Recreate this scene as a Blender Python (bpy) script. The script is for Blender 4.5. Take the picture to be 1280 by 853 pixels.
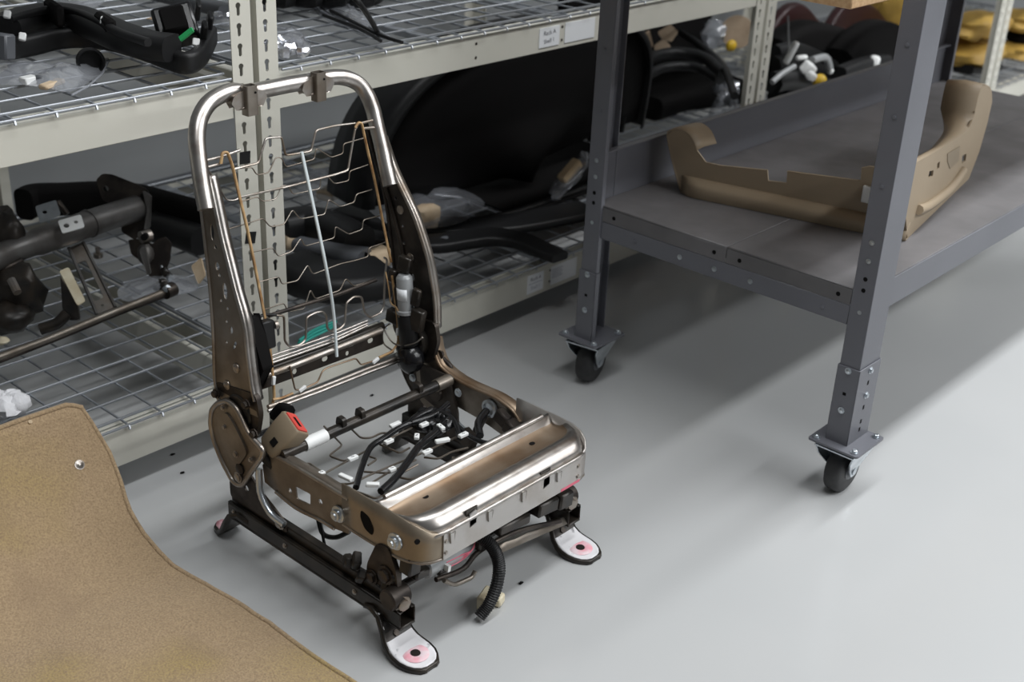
import bpy, math, random
from math import sin, cos, pi, radians
from mathutils import Vector, Matrix, noise
from mathutils.geometry import tessellate_polygon

for o in list(bpy.data.objects):
    bpy.data.objects.remove(o)
scene = bpy.context.scene
COL = scene.collection
V = Vector
random.seed(7)

# ------------------------------------------------------------------ camera
FPX = 1576.5
YAW, PITCH, ROLL = radians(41.15), radians(-25.813), radians(2.699)
CAM = V((0, 0, 1.5))
FWD = V((cos(PITCH) * cos(YAW), cos(PITCH) * sin(YAW), sin(PITCH)))
_r = FWD.cross(V((0, 0, 1))).normalized()
_u = _r.cross(FWD)
RGT = _r * cos(ROLL) + _u * sin(ROLL)
UPV = -_r * sin(ROLL) + _u * cos(ROLL)
cam_data = bpy.data.cameras.new('camera')
cam = bpy.data.objects.new('camera', cam_data)
COL.objects.link(cam)
M = Matrix((RGT, UPV, -FWD)).transposed().to_4x4()
M.translation = CAM
cam.matrix_world = M
cam_data.sensor_width = 36.0
cam_data.lens = FPX / 1280 * 36.0
cam_data.clip_start = 0.05
cam_data.dof.use_dof = True
cam_data.dof.focus_distance = 2.42
cam_data.dof.aperture_fstop = 3.8
scene.camera = cam

# ------------------------------------------------------------------ world, lights, exposure
world = bpy.data.worlds.new('world')
scene.world = world
world.use_nodes = True
bg = world.node_tree.nodes['Background']
bg.inputs[0].default_value = (0.93, 0.97, 1.0, 1)
bg.inputs[1].default_value = 0.085


def area(name, loc, sx, sy, power, color=(0.965, 0.985, 1.0)):
    l = bpy.data.lights.new(name, 'AREA')
    l.shape = 'RECTANGLE'
    l.size, l.size_y, l.energy, l.color = sx, sy, power, color
    o = bpy.data.objects.new(name, l)
    COL.objects.link(o)
    o.location = loc
    return o


# ceiling fluorescent rows along the aisle, parallel to the racks
area('ceiling_lamp_row', (3.9, 0.72, 3.7), 7.6, 0.35, 185)
area('ceiling_lamp_row', (5.1, -2.0, 3.7), 7.2, 0.35, 240)
area('ceiling_lamp_row', (5.1, -4.6, 3.7), 7.4, 0.35, 265)
vs = scene.view_settings
vs.view_transform = 'Standard'
vs.look = 'None'
vs.gamma = 1.0
vs.use_curve_mapping = False
vs.exposure = 0.13


# ------------------------------------------------------------------ pixel -> point on a real plane
def ray(px, py):
    return RGT * ((px - 640) / FPX) - UPV * ((py - 426.5) / FPX) + FWD


def P(px, py, **k):
    d = ray(px, py)
    (a, v), = k.items()
    i = 'xyz'.index(a)
    return CAM + d * ((v - CAM[i]) / d[i])


def PP(px, py, pt, n):
    d = ray(px, py)
    pt, n = V(pt), V(n)
    return CAM + d * ((pt - CAM).dot(n) / d.dot(n))


def PX(pts, x):
    return [P(a, b, x=x) for a, b in pts]


def PZ(pts, z):
    return [P(a, b, z=z) for a, b in pts]


# ------------------------------------------------------------------ materials
MATS = {}


def mat(name, col, rough=0.5, metal=0.0, col2=None, scale=8.0, lo=0.35, hi=0.65, bump=0.0, bscale=200.0,
        rvar=0.0, spec=0.5, detail=4.0, sheen=0.0, coat=0.0):
    m = bpy.data.materials.new(name)
    m.use_nodes = True
    nt = m.node_tree
    b = nt.nodes['Principled BSDF']
    b.inputs['Base Color'].default_value = (*col, 1)
    b.inputs['Roughness'].default_value = rough
    b.inputs['Metallic'].default_value = metal
    b.inputs['Specular IOR Level'].default_value = spec
    if sheen:
        b.inputs['Sheen Weight'].default_value = sheen
    if coat:
        b.inputs['Coat Weight'].default_value = coat
        b.inputs['Coat Roughness'].default_value = 0.15
    tc = nt.nodes.new('ShaderNodeTexCoord')
    if col2 is not None or rvar:
        n = nt.nodes.new('ShaderNodeTexNoise')
        n.inputs['Scale'].default_value = scale
        n.inputs['Detail'].default_value = detail
        nt.links.new(tc.outputs['Object'], n.inputs['Vector'])
        mr = nt.nodes.new('ShaderNodeMapRange')
        mr.inputs['From Min'].default_value = lo
        mr.inputs['From Max'].default_value = hi
        nt.links.new(n.outputs['Fac'], mr.inputs['Value'])
        if col2 is not None:
            mx = nt.nodes.new('ShaderNodeMix')
            mx.data_type = 'RGBA'
            mx.inputs['A'].default_value = (*col, 1)
            mx.inputs['B'].default_value = (*col2, 1)
            nt.links.new(mr.outputs['Result'], mx.inputs['Factor'])
            nt.links.new(mx.outputs['Result'], b.inputs['Base Color'])
        if rvar:
            m2 = nt.nodes.new('ShaderNodeMapRange')
            m2.inputs['To Min'].default_value = rough
            m2.inputs['To Max'].default_value = rough + rvar
            nt.links.new(mr.outputs['Result'], m2.inputs['Value'])
            nt.links.new(m2.outputs['Result'], b.inputs['Roughness'])
    if bump:
        n2 = nt.nodes.new('ShaderNodeTexNoise')
        n2.inputs['Scale'].default_value = bscale
        n2.inputs['Detail'].default_value = 3
        nt.links.new(tc.outputs['Object'], n2.inputs['Vector'])
        bp = nt.nodes.new('ShaderNodeBump')
        bp.inputs['Strength'].default_value = bump
        bp.inputs['Distance'].default_value = 0.003
        nt.links.new(n2.outputs['Fac'], bp.inputs['Height'])
        nt.links.new(bp.outputs['Normal'], b.inputs['Normal'])
    MATS[name] = m
    return m


mat('floor_epoxy', (0.47, 0.475, 0.475), 0.14, col2=(0.44, 0.447, 0.448), scale=1.3, rvar=0.12, bump=0.04, bscale=5.0, spec=0.5)
mat('wall_paint', (0.30, 0.31, 0.315), 0.7, col2=(0.26, 0.27, 0.275), scale=1.5)
mat('rack_paint', (0.60, 0.585, 0.52), 0.38, col2=(0.54, 0.53, 0.465), scale=3, bump=0.05, bscale=90)
mat('zinc_wire', (0.40, 0.42, 0.45), 0.42, 0.8)
mat('zinc', (0.62, 0.66, 0.70), 0.30, 0.9, col2=(0.46, 0.50, 0.53), scale=30)
mat('bench_paint', (0.138, 0.141, 0.160), 0.40, col2=(0.124, 0.127, 0.144), scale=5, bump=0.08, bscale=300)
mat('bench_deck', (0.155, 0.150, 0.155), 0.42, col2=(0.105, 0.102, 0.105), scale=4.5, rvar=0.2, bump=0.05, bscale=200)
mat('rubber', (0.018, 0.018, 0.019), 0.55, col2=(0.03, 0.03, 0.03), scale=40)
mat('steel', (0.38, 0.35, 0.32), 0.33, 0.95, col2=(0.26, 0.21, 0.165), scale=22, lo=0.42, hi=0.72, rvar=0.16)
mat('steel_brown', (0.29, 0.26, 0.225), 0.36, 0.85, col2=(0.185, 0.155, 0.125), scale=14, rvar=0.15)
mat('steel_bright', (0.46, 0.435, 0.41), 0.33, 1.0, col2=(0.30, 0.26, 0.23), scale=35, lo=0.45, hi=0.75)
mat('steel_panel', (0.46, 0.44, 0.42), 0.38, 0.8, col2=(0.33, 0.28, 0.24), scale=11, lo=0.5, hi=0.8, rvar=0.1)
mat('steel_tan', (0.33, 0.275, 0.21), 0.40, 0.75, col2=(0.25, 0.205, 0.155), scale=16)
mat('foam_light', (0.70, 0.54, 0.34), 0.8)
mat('rust', (0.21, 0.135, 0.08), 0.40, 0.75, col2=(0.31, 0.24, 0.175), scale=12, rvar=0.1)
mat('steel_dark', (0.075, 0.062, 0.052), 0.38, 0.8, col2=(0.035, 0.03, 0.028), scale=22, rvar=0.2)
mat('steel_grey', (0.20, 0.195, 0.19), 0.40, 0.7, col2=(0.10, 0.092, 0.085), scale=12, rvar=0.15)
mat('black_metal', (0.014, 0.013, 0.012), 0.34, 0.3, col2=(0.040, 0.032, 0.025), scale=25)
mat('black_plastic', (0.008, 0.008, 0.0085), 0.45, spec=0.35, bump=0.1, bscale=500)
mat('black_gloss', (0.006, 0.006, 0.007), 0.25)
mat('black_soft', (0.004, 0.0035, 0.0035), 0.8, spec=0.15)
mat('grey_plastic', (0.09, 0.095, 0.105), 0.4)
mat('white_plastic', (0.78, 0.79, 0.78), 0.4)
mat('white_paper', (0.76, 0.78, 0.80), 0.6)
mat('ink', (0.06, 0.06, 0.08), 0.6)
mat('ink_faint', (0.32, 0.33, 0.40), 0.6)
mat('cream_plastic', (0.72, 0.66, 0.50), 0.45, col2=(0.62, 0.53, 0.36), scale=40)
mat('tan_plastic', (0.325, 0.255, 0.175), 0.55, col2=(0.30, 0.235, 0.16), scale=5, bump=0.12, bscale=600)
mat('buckle_tan', (0.235, 0.185, 0.125), 0.45)
mat('red_plastic', (0.62, 0.075, 0.06), 0.4)
mat('cord', (0.50, 0.33, 0.16), 0.6, col2=(0.25, 0.13, 0.05), scale=45)
mat('tie_white', (0.62, 0.68, 0.69), 0.4)
mat('pad_white', (0.74, 0.73, 0.745), 0.5, col2=(0.09, 0.09, 0.10), scale=30, lo=0.60, hi=0.70)
mat('pad_pink', (0.80, 0.36, 0.42), 0.5, col2=(0.76, 0.62, 0.65), scale=45)
mat('pink_wire', (0.65, 0.14, 0.20), 0.5)
mat('motor_grey', (0.33, 0.34, 0.345), 0.4, 0.3)
mat('wood_edge', (0.50, 0.33, 0.18), 0.6, col2=(0.40, 0.24, 0.12), scale=120, bump=0.2, bscale=300)
mat('laminate', (0.45, 0.43, 0.41), 0.4)
mat('tag_tan', (0.50, 0.38, 0.27), 0.7, col2=(0.43, 0.32, 0.22), scale=20)
mat('foam_tan', (0.58, 0.46, 0.32), 0.8, col2=(0.50, 0.38, 0.25), scale=30)
mat('yellow_cloth', (0.46, 0.29, 0.06), 0.6, col2=(0.30, 0.18, 0.035), scale=6)
mat('yellow_plastic', (0.75, 0.48, 0.03), 0.4)
mat('maroon_plastic', (0.030, 0.007, 0.008), 0.4)
mat('green_label', (0.02, 0.33, 0.10), 0.5)
mat('teal_plastic', (0.03, 0.30, 0.25), 0.4)
mat('fibre_white', (0.66, 0.66, 0.68), 0.9, bump=0.5, bscale=120)
mat('foil', (0.65, 0.66, 0.70), 0.22, 0.9, bump=0.6, bscale=40)


def carpet_mat():
    m = mat('carpet', (0.30, 0.205, 0.115), 0.95, sheen=0.25)
    nt = m.node_tree
    b = nt.nodes['Principled BSDF']
    b.inputs['Specular IOR Level'].default_value = 0.1
    tc = nt.nodes.new('ShaderNodeTexCoord')

    def noise_node(sc, det=3):
        n = nt.nodes.new('ShaderNodeTexNoise')
        n.inputs['Scale'].default_value = sc
        n.inputs['Detail'].default_value = det
        nt.links.new(tc.outputs['Object'], n.inputs['Vector'])
        return n

    def rng(src, lo, hi):
        r = nt.nodes.new('ShaderNodeMapRange')
        r.inputs['From Min'].default_value = lo
        r.inputs['From Max'].default_value = hi
        nt.links.new(src, r.inputs['Value'])
        return r.outputs['Result']

    def mix(f, a, c):
        x = nt.nodes.new('ShaderNodeMix')
        x.data_type = 'RGBA'
        nt.links.new(f, x.inputs['Factor'])
        if isinstance(a, tuple):
            x.inputs['A'].default_value = (*a, 1)
        else:
            nt.links.new(a, x.inputs['A'])
        x.inputs['B'].default_value = (*c, 1)
        return x.outputs['Result']
    stain = noise_node(3.2, 2)
    grime = noise_node(6.0, 3)
    c = mix(rng(stain.outputs['Fac'], 0.50, 0.68), (0.42, 0.305, 0.185), (0.385, 0.285, 0.105))
    c = mix(rng(grime.outputs['Fac'], 0.55, 0.80), c, (0.30, 0.215, 0.14))
    fib = noise_node(260, 3)
    c2 = mix(rng(fib.outputs['Fac'], 0.35, 0.75), c, (0.27, 0.19, 0.115))
    nt.links.new(c2, b.inputs['Base Color'])
    bp = nt.nodes.new('ShaderNodeBump')
    bp.inputs['Strength'].default_value = 0.6
    bp.inputs['Distance'].default_value = 0.004
    nt.links.new(fib.outputs['Fac'], bp.inputs['Height'])
    nt.links.new(bp.outputs['Normal'], b.inputs['Normal'])


carpet_mat()


def bag_mat(name, tint, clear):
    m = bpy.data.materials.new(name)
    m.use_nodes = True
    nt = m.node_tree
    nt.nodes.remove(nt.nodes['Principled BSDF'])
    out = nt.nodes['Material Output']
    tr = nt.nodes.new('ShaderNodeBsdfTransparent')
    tr.inputs[0].default_value = (0.93, 0.94, 0.96, 1)
    gl = nt.nodes.new('ShaderNodeBsdfGlossy')
    gl.inputs['Roughness'].default_value = 0.12
    df = nt.nodes.new('ShaderNodeBsdfDiffuse')
    df.inputs[0].default_value = (*tint, 1)
    lw = nt.nodes.new('ShaderNodeLayerWeight')
    lw.inputs['Blend'].default_value = 0.35
    fr = nt.nodes.new('ShaderNodeMapRange')
    fr.inputs['To Min'].default_value = 0.05
    fr.inputs['To Max'].default_value = 0.55
    nt.links.new(lw.outputs['Facing'], fr.inputs['Value'])
    a = nt.nodes.new('ShaderNodeMixShader')
    a.inputs[0].default_value = clear
    nt.links.new(df.outputs[0], a.inputs[1])
    nt.links.new(tr.outputs[0], a.inputs[2])
    c = nt.nodes.new('ShaderNodeMixShader')
    nt.links.new(fr.outputs[0], c.inputs[0])
    nt.links.new(a.outputs[0], c.inputs[1])
    nt.links.new(gl.outputs[0], c.inputs[2])
    nt.links.new(c.outputs[0], out.inputs[0])
    MATS[name] = m


bag_mat('clear_bag', (0.55, 0.57, 0.62), 0.80)
bag_mat('hazy_bag', (0.50, 0.52, 0.56), 0.55)


# ------------------------------------------------------------------ mesh builder
def lerp(a, b, t):
    return a + (b - a) * t


def frame_from(d):
    d = V(d).normalized()
    a = V((0, 0, 1)) if abs(d.z) < 0.9 else V((1, 0, 0))
    s = d.cross(a).normalized()
    return s, d.cross(s).normalized() * -1, d


def smooth_path(pts, n=6, closed=False):
    pts = [V(p) for p in pts]
    if len(pts) < 3:
        return pts
    out = []
    L = len(pts)
    for i in range(L if closed else L - 1):
        p1, p2 = pts[i], pts[(i + 1) % L]
        p0 = pts[i - 1] if (i > 0 or closed) else p1 * 2 - p2
        p3 = pts[(i + 2) % L] if (i + 2 < L or closed) else p2 * 2 - p1
        for k in range(n):
            t = k / n
            out.append(0.5 * ((2 * p1) + (p2 - p0) * t + (2 * p0 - 5 * p1 + 4 * p2 - p3) * t * t
                              + (3 * p1 - p0 - 3 * p2 + p3) * t * t * t))
    if not closed:
        out.append(pts[-1])
    return out


def round_path(pts, r=0.01, n=3):
    """polyline with rounded corners"""
    pts = [V(p) for p in pts]
    out = [pts[0]]
    for i in range(1, len(pts) - 1):
        a, b, c = pts[i - 1], pts[i], pts[i + 1]
        la, lc = (a - b).length, (c - b).length
        if la < 1e-6 or lc < 1e-6:
            continue
        rr = min(r, la * 0.45, lc * 0.45)
        p, q = b + (a - b) * (rr / la), b + (c - b) * (rr / lc)
        for k in range(n + 1):
            t = k / n
            out.append(p * (1 - t) ** 2 + b * 2 * t * (1 - t) + q * t * t)
    out.append(pts[-1])
    return out


class MB:
    def __init__(self):
        self.v, self.f, self.mi = [], [], []
        self.cur = 0

    def face(self, *ids):
        self.f.append(tuple(ids))
        self.mi.append(self.cur)

    def box(self, c, s, R=None):
        c = V(c)
        b = len(self.v)
        for dz in (-.5, .5):
            for dx, dy in ((-.5, -.5), (.5, -.5), (.5, .5), (-.5, .5)):
                p = V((dx * s[0], dy * s[1], dz * s[2]))
                self.v.append(c + (R @ p if R else p))
        for q in ((3, 2, 1, 0), (4, 5, 6, 7), (0, 1, 5, 4), (1, 2, 6, 5), (2, 3, 7, 6), (3, 0, 4, 7)):
            self.face(*[b + i for i in q])
        return self

    def bb(self, x0, x1, y0, y1, z0, z1):
        return self.box(((x0 + x1) / 2, (y0 + y1) / 2, (z0 + z1) / 2), (x1 - x0, y1 - y0, z1 - z0))

    def tube(self, pts, r, n=8, closed=False, flat=None):
        pts = [V(p) for p in pts]
        L = len(pts)
        rs = r if isinstance(r, (list, tuple)) else [r] * L
        b = len(self.v)
        s = None
        for i in range(L):
            if closed:
                d = pts[(i + 1) % L] - pts[i - 1]
            else:
                d = pts[min(i + 1, L - 1)] - pts[max(i - 1, 0)]
            if d.length < 1e-9:
                d = V((0, 0, 1))
            d.normalize()
            if s is None:
                s = frame_from(d)[0]
            s = (s - d * s.dot(d))
            if s.length < 1e-6:
                s = frame_from(d)[0]
            s.normalize()
            w = d.cross(s)
            for k in range(n):
                a = 2 * pi * k / n
                self.v.append(pts[i] + (s * cos(a) + w * sin(a)) * rs[i])
        for i in range(L if closed else L - 1):
            j = (i + 1) % L
            for k in range(n):
                k2 = (k + 1) % n
                self.face(b + i * n + k, b + i * n + k2, b + j * n + k2, b + j * n + k)
        if not closed:
            self.face(*[b + k for k in range(n)][::-1])
            self.face(*[b + (L - 1) * n + k for k in range(n)])
        return self

    def cyl(self, a, b, r, n=16, r2=None):
        return self.tube([a, b], [r, r if r2 is None else r2], n)

    def lathe(self, o, d, prof, n=20):
        """prof: (radius, height along d)"""
        s, w, d = frame_from(d)
        o = V(o)
        b = len(self.v)
        for r, h in prof:
            for k in range(n):
                a = 2 * pi * k / n
                self.v.append(o + d * h + (s * cos(a) + w * sin(a)) * r)
        m = len(prof)
        for i in range(m - 1):
            for k in range(n):
                k2 = (k + 1) % n
                self.face(b + i * n + k2, b + i * n + k, b + (i + 1) * n + k, b + (i + 1) * n + k2)
        self.face(*[b + k for k in range(n)])
        self.face(*[b + (m - 1) * n + k for k in range(n)][::-1])
        return self

    def prism(self, loops, fmap, t):
        """loops: outer + hole 2d loops; fmap(u,v,w)->point; w in 0..t"""
        base = len(self.v)
        offs, tot = [], 0
        for lp in loops:
            offs.append(tot)
            tot += len(lp)
        flat = [p for lp in loops for p in lp]
        for w in (0, t):
            for p in flat:
                self.v.append(V(fmap(p[0], p[1], w)))
        tris = tessellate_polygon([[V((p[0], p[1], 0)) for p in lp] for lp in loops])
        for a, b2, c in tris:
            self.face(base + a, base + b2, base + c)
            self.face(base + tot + c, base + tot + b2, base + tot + a)
        for o, lp in zip(offs, loops):
            L = len(lp)
            for i in range(L):
                j = (i + 1) % L
                self.face(base + o + i, base + o + j, base + tot + o + j, base + tot + o + i)
        return self

    def grid(self, rows, closed_u=False):
        b = len(self.v)
        R_, C_ = len(rows), len(rows[0])
        for r in rows:
            self.v.extend(V(p) for p in r)
        for i in range(R_ - 1):
            for j in range(C_ if closed_u else C_ - 1):
                j2 = (j + 1) % C_
                self.face(b + i * C_ + j, b + i * C_ + j2, b + (i + 1) * C_ + j2, b + (i + 1) * C_ + j)
        return self

    def blob(self, c, s, R=None, amp=0.15, freq=3.0, n=12, seed=0, square=1.0):
        c = V(c)
        b = len(self.v)
        rows = n // 2 + 1
        for i in range(rows):
            th = pi * i / (rows - 1)
            for j in range(n):
                ph = 2 * pi * j / n
                p = V((sin(th) * cos(ph), sin(th) * sin(ph), cos(th)))
                if square != 1.0:
                    p = V([math.copysign(abs(q) ** square, q) for q in p])
                k = 1 + amp * noise.noise(p * freq + V((seed * 3.1, seed * 1.7, seed)))
                p = V((p.x * s[0], p.y * s[1], p.z * s[2])) * k
                self.v.append(c + (R @ p if R else p))
        for i in range(rows - 1):
            for j in range(n):
                j2 = (j + 1) % n
                self.face(b + i * n + j, b + (i + 1) * n + j, b + (i + 1) * n + j2, b + i * n + j2)
        return self

    def build(self, name, m, parent=None, smooth=40, bevel=0.0, solid=0.0, sub=0, seg=1, weld=False):
        me = bpy.data.meshes.new(name)
        org = root_loc(parent) if parent else V((0, 0, 0))
        me.from_pydata([tuple(p - org) for p in self.v], [], self.f)
        ms = m if isinstance(m, (list, tuple)) else [m]
        for q in ms:
            me.materials.append(MATS[q])
        if len(ms) > 1:
            me.polygons.foreach_set('material_index', self.mi)
        if weld:
            import bmesh
            bm = bmesh.new()
            bm.from_mesh(me)
            bmesh.ops.remove_doubles(bm, verts=bm.verts, dist=1e-5)
            bm.to_mesh(me)
            bm.free()
        me.update()
        if smooth:
            me.polygons.foreach_set('use_smooth', [True] * len(me.polygons))
            me.set_sharp_from_angle(angle=radians(smooth))
        o = bpy.data.objects.new(name, me)
        COL.objects.link(o)
        if parent:
            o.parent = parent
        if solid:
            q = o.modifiers.new('solid', 'SOLIDIFY')
            q.thickness = solid
            q.offset = 0
        if sub:
            q = o.modifiers.new('sub', 'SUBSURF')
            q.levels = q.render_levels = sub
        if bevel:
            q = o.modifiers.new('bevel', 'BEVEL')
            q.width = bevel
            q.segments = seg
            q.limit_method = 'ANGLE'
            q.angle_limit = radians(35)
        return o


def root_loc(o):
    loc = V((0, 0, 0))
    while o is not None:
        loc = loc + o.location
        o = o.parent
    return loc


def tag(o, label=None, cat=None, group=None, kind=None):
    if label:
        o['label'] = label
    if cat:
        o['category'] = cat
    if group:
        o['group'] = group
    if kind:
        o['kind'] = kind
    return o


def thing(name, label, cat, loc, group=None):
    o = bpy.data.objects.new(name, None)
    COL.objects.link(o)
    o.empty_display_size = 0.05
    o.location = loc
    return tag(o, label, cat, group)


def rot(rx=0, ry=0, rz=0):
    return (Matrix.Rotation(radians(rz), 3, 'Z') @ Matrix.Rotation(radians(ry), 3, 'Y') @ Matrix.Rotation(radians(rx), 3, 'X'))


def circ(cx, cy, r, n=12, ry=None, a0=0.0):
    ry = r if ry is None else ry
    return [(cx + r * cos(a0 + 2 * pi * k / n), cy + ry * sin(a0 + 2 * pi * k / n)) for k in range(n)]


def rrect(x0, x1, y0, y1, r, n=3):
    out = []
    for cx, cy, a in ((x1 - r, y1 - r, 0), (x0 + r, y1 - r, 90), (x0 + r, y0 + r, 180), (x1 - r, y0 + r, 270)):
        for k in range(n + 1):
            t = radians(a + 90 * k / n)
            out.append((cx + r * cos(t), cy + r * sin(t)))
    return out


def arc_pts(loop, r, n=3):
    """round the corners of a closed 2d loop"""
    out = []
    L = len(loop)
    for i in range(L):
        a, b, c = V(loop[i - 1]), V(loop[i]), V(loop[(i + 1) % L])
        la, lc = (a - b).length, (c - b).length
        rr = min(r, la * .45, lc * .45)
        p, q = b + (a - b) * (rr / la), b + (c - b) * (rr / lc)
        for k in range(n + 1):
            t = k / n
            w = p * (1 - t) ** 2 + b * 2 * t * (1 - t) + q * t * t
            out.append((w.x, w.y))
    return out


def bolt(parent, p, d, r=0.008, h=0.006, m='zinc', name='bolt'):
    d = V(d).normalized()
    mb = MB().lathe(p, d, [(r * 1.5, 0), (r * 1.5, h * .3), (r, h * .3), (r, h), (r * .8, h * 1.15)], 8)
    return mb.build(name, m, parent)


def text_mesh(name, body, size, parent, M3, loc, m='ink'):
    cu = bpy.data.curves.new(name, 'FONT')
    cu.body = body
    cu.size = size
    cu.resolution_u = 2
    cu.align_x = 'CENTER'
    cu.align_y = 'CENTER'
    t = bpy.data.objects.new('tmp_text', cu)
    COL.objects.link(t)
    dg = bpy.context.evaluated_depsgraph_get()
    me = bpy.data.meshes.new_from_object(t.evaluated_get(dg))
    bpy.data.objects.remove(t)
    me.name = name
    me.materials.clear()
    me.materials.append(MATS[m])
    X = M3.to_4x4()
    X.translation = V(loc) - root_loc(parent)
    me.transform(X)
    o = bpy.data.objects.new(name, me)
    COL.objects.link(o)
    o.parent = parent
    return o


def struct(o):
    o['kind'] = 'structure'
    return o


# ------------------------------------------------------------------ room shell
struct(MB().bb(-4, 11, -6, 6.2, -0.05, 0).build('floor', 'floor_epoxy', smooth=0))
struct(MB().bb(-4, 11, 3.52, 3.62, 0, 4.2).build('wall_back', 'wall_paint', smooth=0))
struct(MB().bb(-4, 11, 3.505, 3.52, 0, 0.11).build('baseboard_back', 'grey_plastic', smooth=0))

# ------------------------------------------------------------------ storage racks
RY0, RY1 = 2.097, 3.36          # front and back planes
BAYS = [(-0.44, 1.556), (1.571, 3.533), (3.551, 5.51), (5.53, 7.49)]
PW = 0.05
LEVELS = ((0.070, 0.156), (0.760, 0.838), (1.46, 1.54))
POST_H = 1.95
BAYNAME = ['leftmost bay, behind the tan carpet', 'second bay, behind the bare seat frame',
           'third bay, behind the workbench back lip', 'far right bay with the bright beam']


def keyhole(cx, cz):
    up = [(cx + .0062 * cos(radians(a)), cz + .006 + .0062 * sin(radians(a))) for a in (-50, -10, 30, 70, 110, 150, 190, 230)]
    return up + [(cx - .0036, cz - .012), (cx - .0015, cz - .0145), (cx + .0015, cz - .0145), (cx + .0036, cz - .012)]


def post_mesh(detail, left):
    mb = MB()
    holes = []
    if detail:
        z = 0.049
        while z < 1.30:
            holes.append(keyhole(PW / 2 - 0.004, z))
            z += 0.0405
    mb.prism([[(0, 0.012), (PW, 0.012), (PW, POST_H), (0, POST_H)]] + holes, lambda u, v, w: (u, w, v), 0.002)
    if left:
        mb.bb(0, 0.002, 0.002, 0.045, 0.012, POST_H)
    else:
        mb.bb(PW - 0.002, PW, 0.002, 0.045, 0.012, POST_H)
    return mb


def wire_deck(x0, x1, z, rack):
    """welded deck: long wires on top, cross wires below that turn down over the front beam"""
    mb = MB()
    zt = z + 0.0125
    y = RY0 + 0.022
    while y < RY1 - 0.01:
        e = PW + 0.003 if y < RY0 + 0.05 else 0.0
        mb.tube([(x0 + e, y, zt), (x1 - e - (0.012 if e else 0), y, zt)], 0.0031, 6)
        y += 0.0765
    mb.tube([(x0 + PW + .003, RY0 - 0.002, z + 0.006), (x1 - PW - .015, RY0 - 0.002, z + 0.006)], 0.0031, 6)
    t = mb.build('wire_deck', 'zinc_wire', rack, smooth=60)
    mb = MB()
    x = x0 + 0.02
    while x < x1:
        if x < x0 + PW + .003 or x > x1 - PW - .015:
            mb.tube([(x, RY0 + 0.055, zt - 0.0065), (x, RY1 - 0.02, zt - 0.0065)], 0.0028, 5)
            x += 0.0805
            continue
        mb.tube([(x, RY0 - 0.0075, z - 0.002), (x, RY0 - 0.006, z + 0.004), (x, RY0 + 0.006, zt - 0.0055), (x, RY1 - 0.02, zt - 0.0065)], 0.0028, 5)
        x += 0.0805
    mb.build('cross_wires', 'zinc_wire', t, smooth=60)
    for x in (x0 + 0.003, x1 - 0.003):
        MB().tube([(x, RY0 + 0.055, zt), (x, RY1 - 0.02, zt)], 0.0042, 6).build('edge_wire', 'zinc_wire', t, smooth=60)
    for q in (0.27, 0.5, 0.73):
        x = x0 + (x1 - x0) * q
        MB().bb(x - 0.016, x + 0.016, RY0 + 0.012, RY1 - 0.02, zt - 0.022, zt - 0.011).build('support_channel', 'zinc_wire', t)
    return t


RACKS = []
for bi, (x0, x1) in enumerate(BAYS):
    t = thing('storage_rack', 'cream steel storage rack, ' + BAYNAME[bi], 'rack', (x0, RY0, 0), 'cream racks along the back wall')
    RACKS.append(t)
    for xx in (x0, x1 - PW):
        mb = post_mesh(True, xx == x0)
        for i in range(len(mb.v)):
            mb.v[i] = mb.v[i] + V((xx, RY0, 0))
        mb.build('post', 'rack_paint', t, smooth=30)
        MB().bb(xx - 0.004, xx + PW + 0.004, RY0 - 0.004, RY0 + 0.05, 0, 0.014).build('foot', 'black_plastic', t, bevel=0.002)
        mb = post_mesh(False, xx == x0)
        for i in range(len(mb.v)):
            mb.v[i] = V((mb.v[i].x + xx, RY1 - mb.v[i].y, mb.v[i].z))
        mb.build('post', 'rack_paint', t, smooth=30)
        for lv in LEVELS:
            MB().bb(xx + 0.012, xx + PW - 0.012, RY0 + 0.045, RY1 - 0.045, lv[0], lv[1] - 0.012).build('side_beam', 'rack_paint', t, bevel=0.002)
    for li, (za, zb) in enumerate(LEVELS):
        for yy, sg in ((RY0, 1), (RY1, -1)):
            mb = MB()
            ya, yb = sorted((yy + sg * 0.003, yy + sg * 0.006))
            # front plate with rolled top lip
            mb.bb(x0 + PW if sg < 0 else x0 + PW + 0.0005, x1 - PW - 0.0005, ya, yb, za, zb - 0.006)
            yc, yd = sorted((yy + sg * 0.003, yy + sg * 0.05))
            mb.bb(x0 + PW, x1 - PW, yc, yd, zb - 0.009, zb - 0.004)
            mb.build('beam', 'rack_paint', t, bevel=0.0035, seg=2)
        if bi < 3 and li < 2:
            zm = (za + zb) / 2
            for xh in (P(596, 65, y=RY0).x, P(703.5, 42, y=RY0).x) if (bi == 1 and li == 1) else ((x0 + x1) / 2,):
                for dz in (-0.017, 0.017):
                    MB().cyl((xh, RY0 + 0.0034, zm + dz), (xh, RY0 + 0.0020, zm + dz), 0.0035, 10).build('dark_hole_disc', 'black_metal', t)  # black disc stands in for the dark inside of a beam hole
        wire_deck(x0 + 0.004, x1 + 0.0085, zb - 0.0005, t)

# black anti slip squares stuck on the first post
t = RACKS[0]
for c, a in (((306, 197), 4), ((313, 297), 12)):
    p = P(*c, y=RY0)
    MB().box((p.x, RY0 - 0.001, p.z), (0.026, 0.0016, 0.026), rot(0, a, 0)).build('magnet_square', 'black_plastic', t)

# cards on the beams of the second bay
t = RACKS[1]
MX = rot(90, 0, 0)


def card(px0, py0, px1, py1, z0, z1, name='label_card'):
    xa, xb = P(px0, py0, y=RY0).x, P(px1, py1, y=RY0).x
    MB().bb(xa, xb, RY0 + 0.0012, RY0 + 0.0028, z0, z1).build(name, 'white_paper', t)
    return xa, xb


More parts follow.
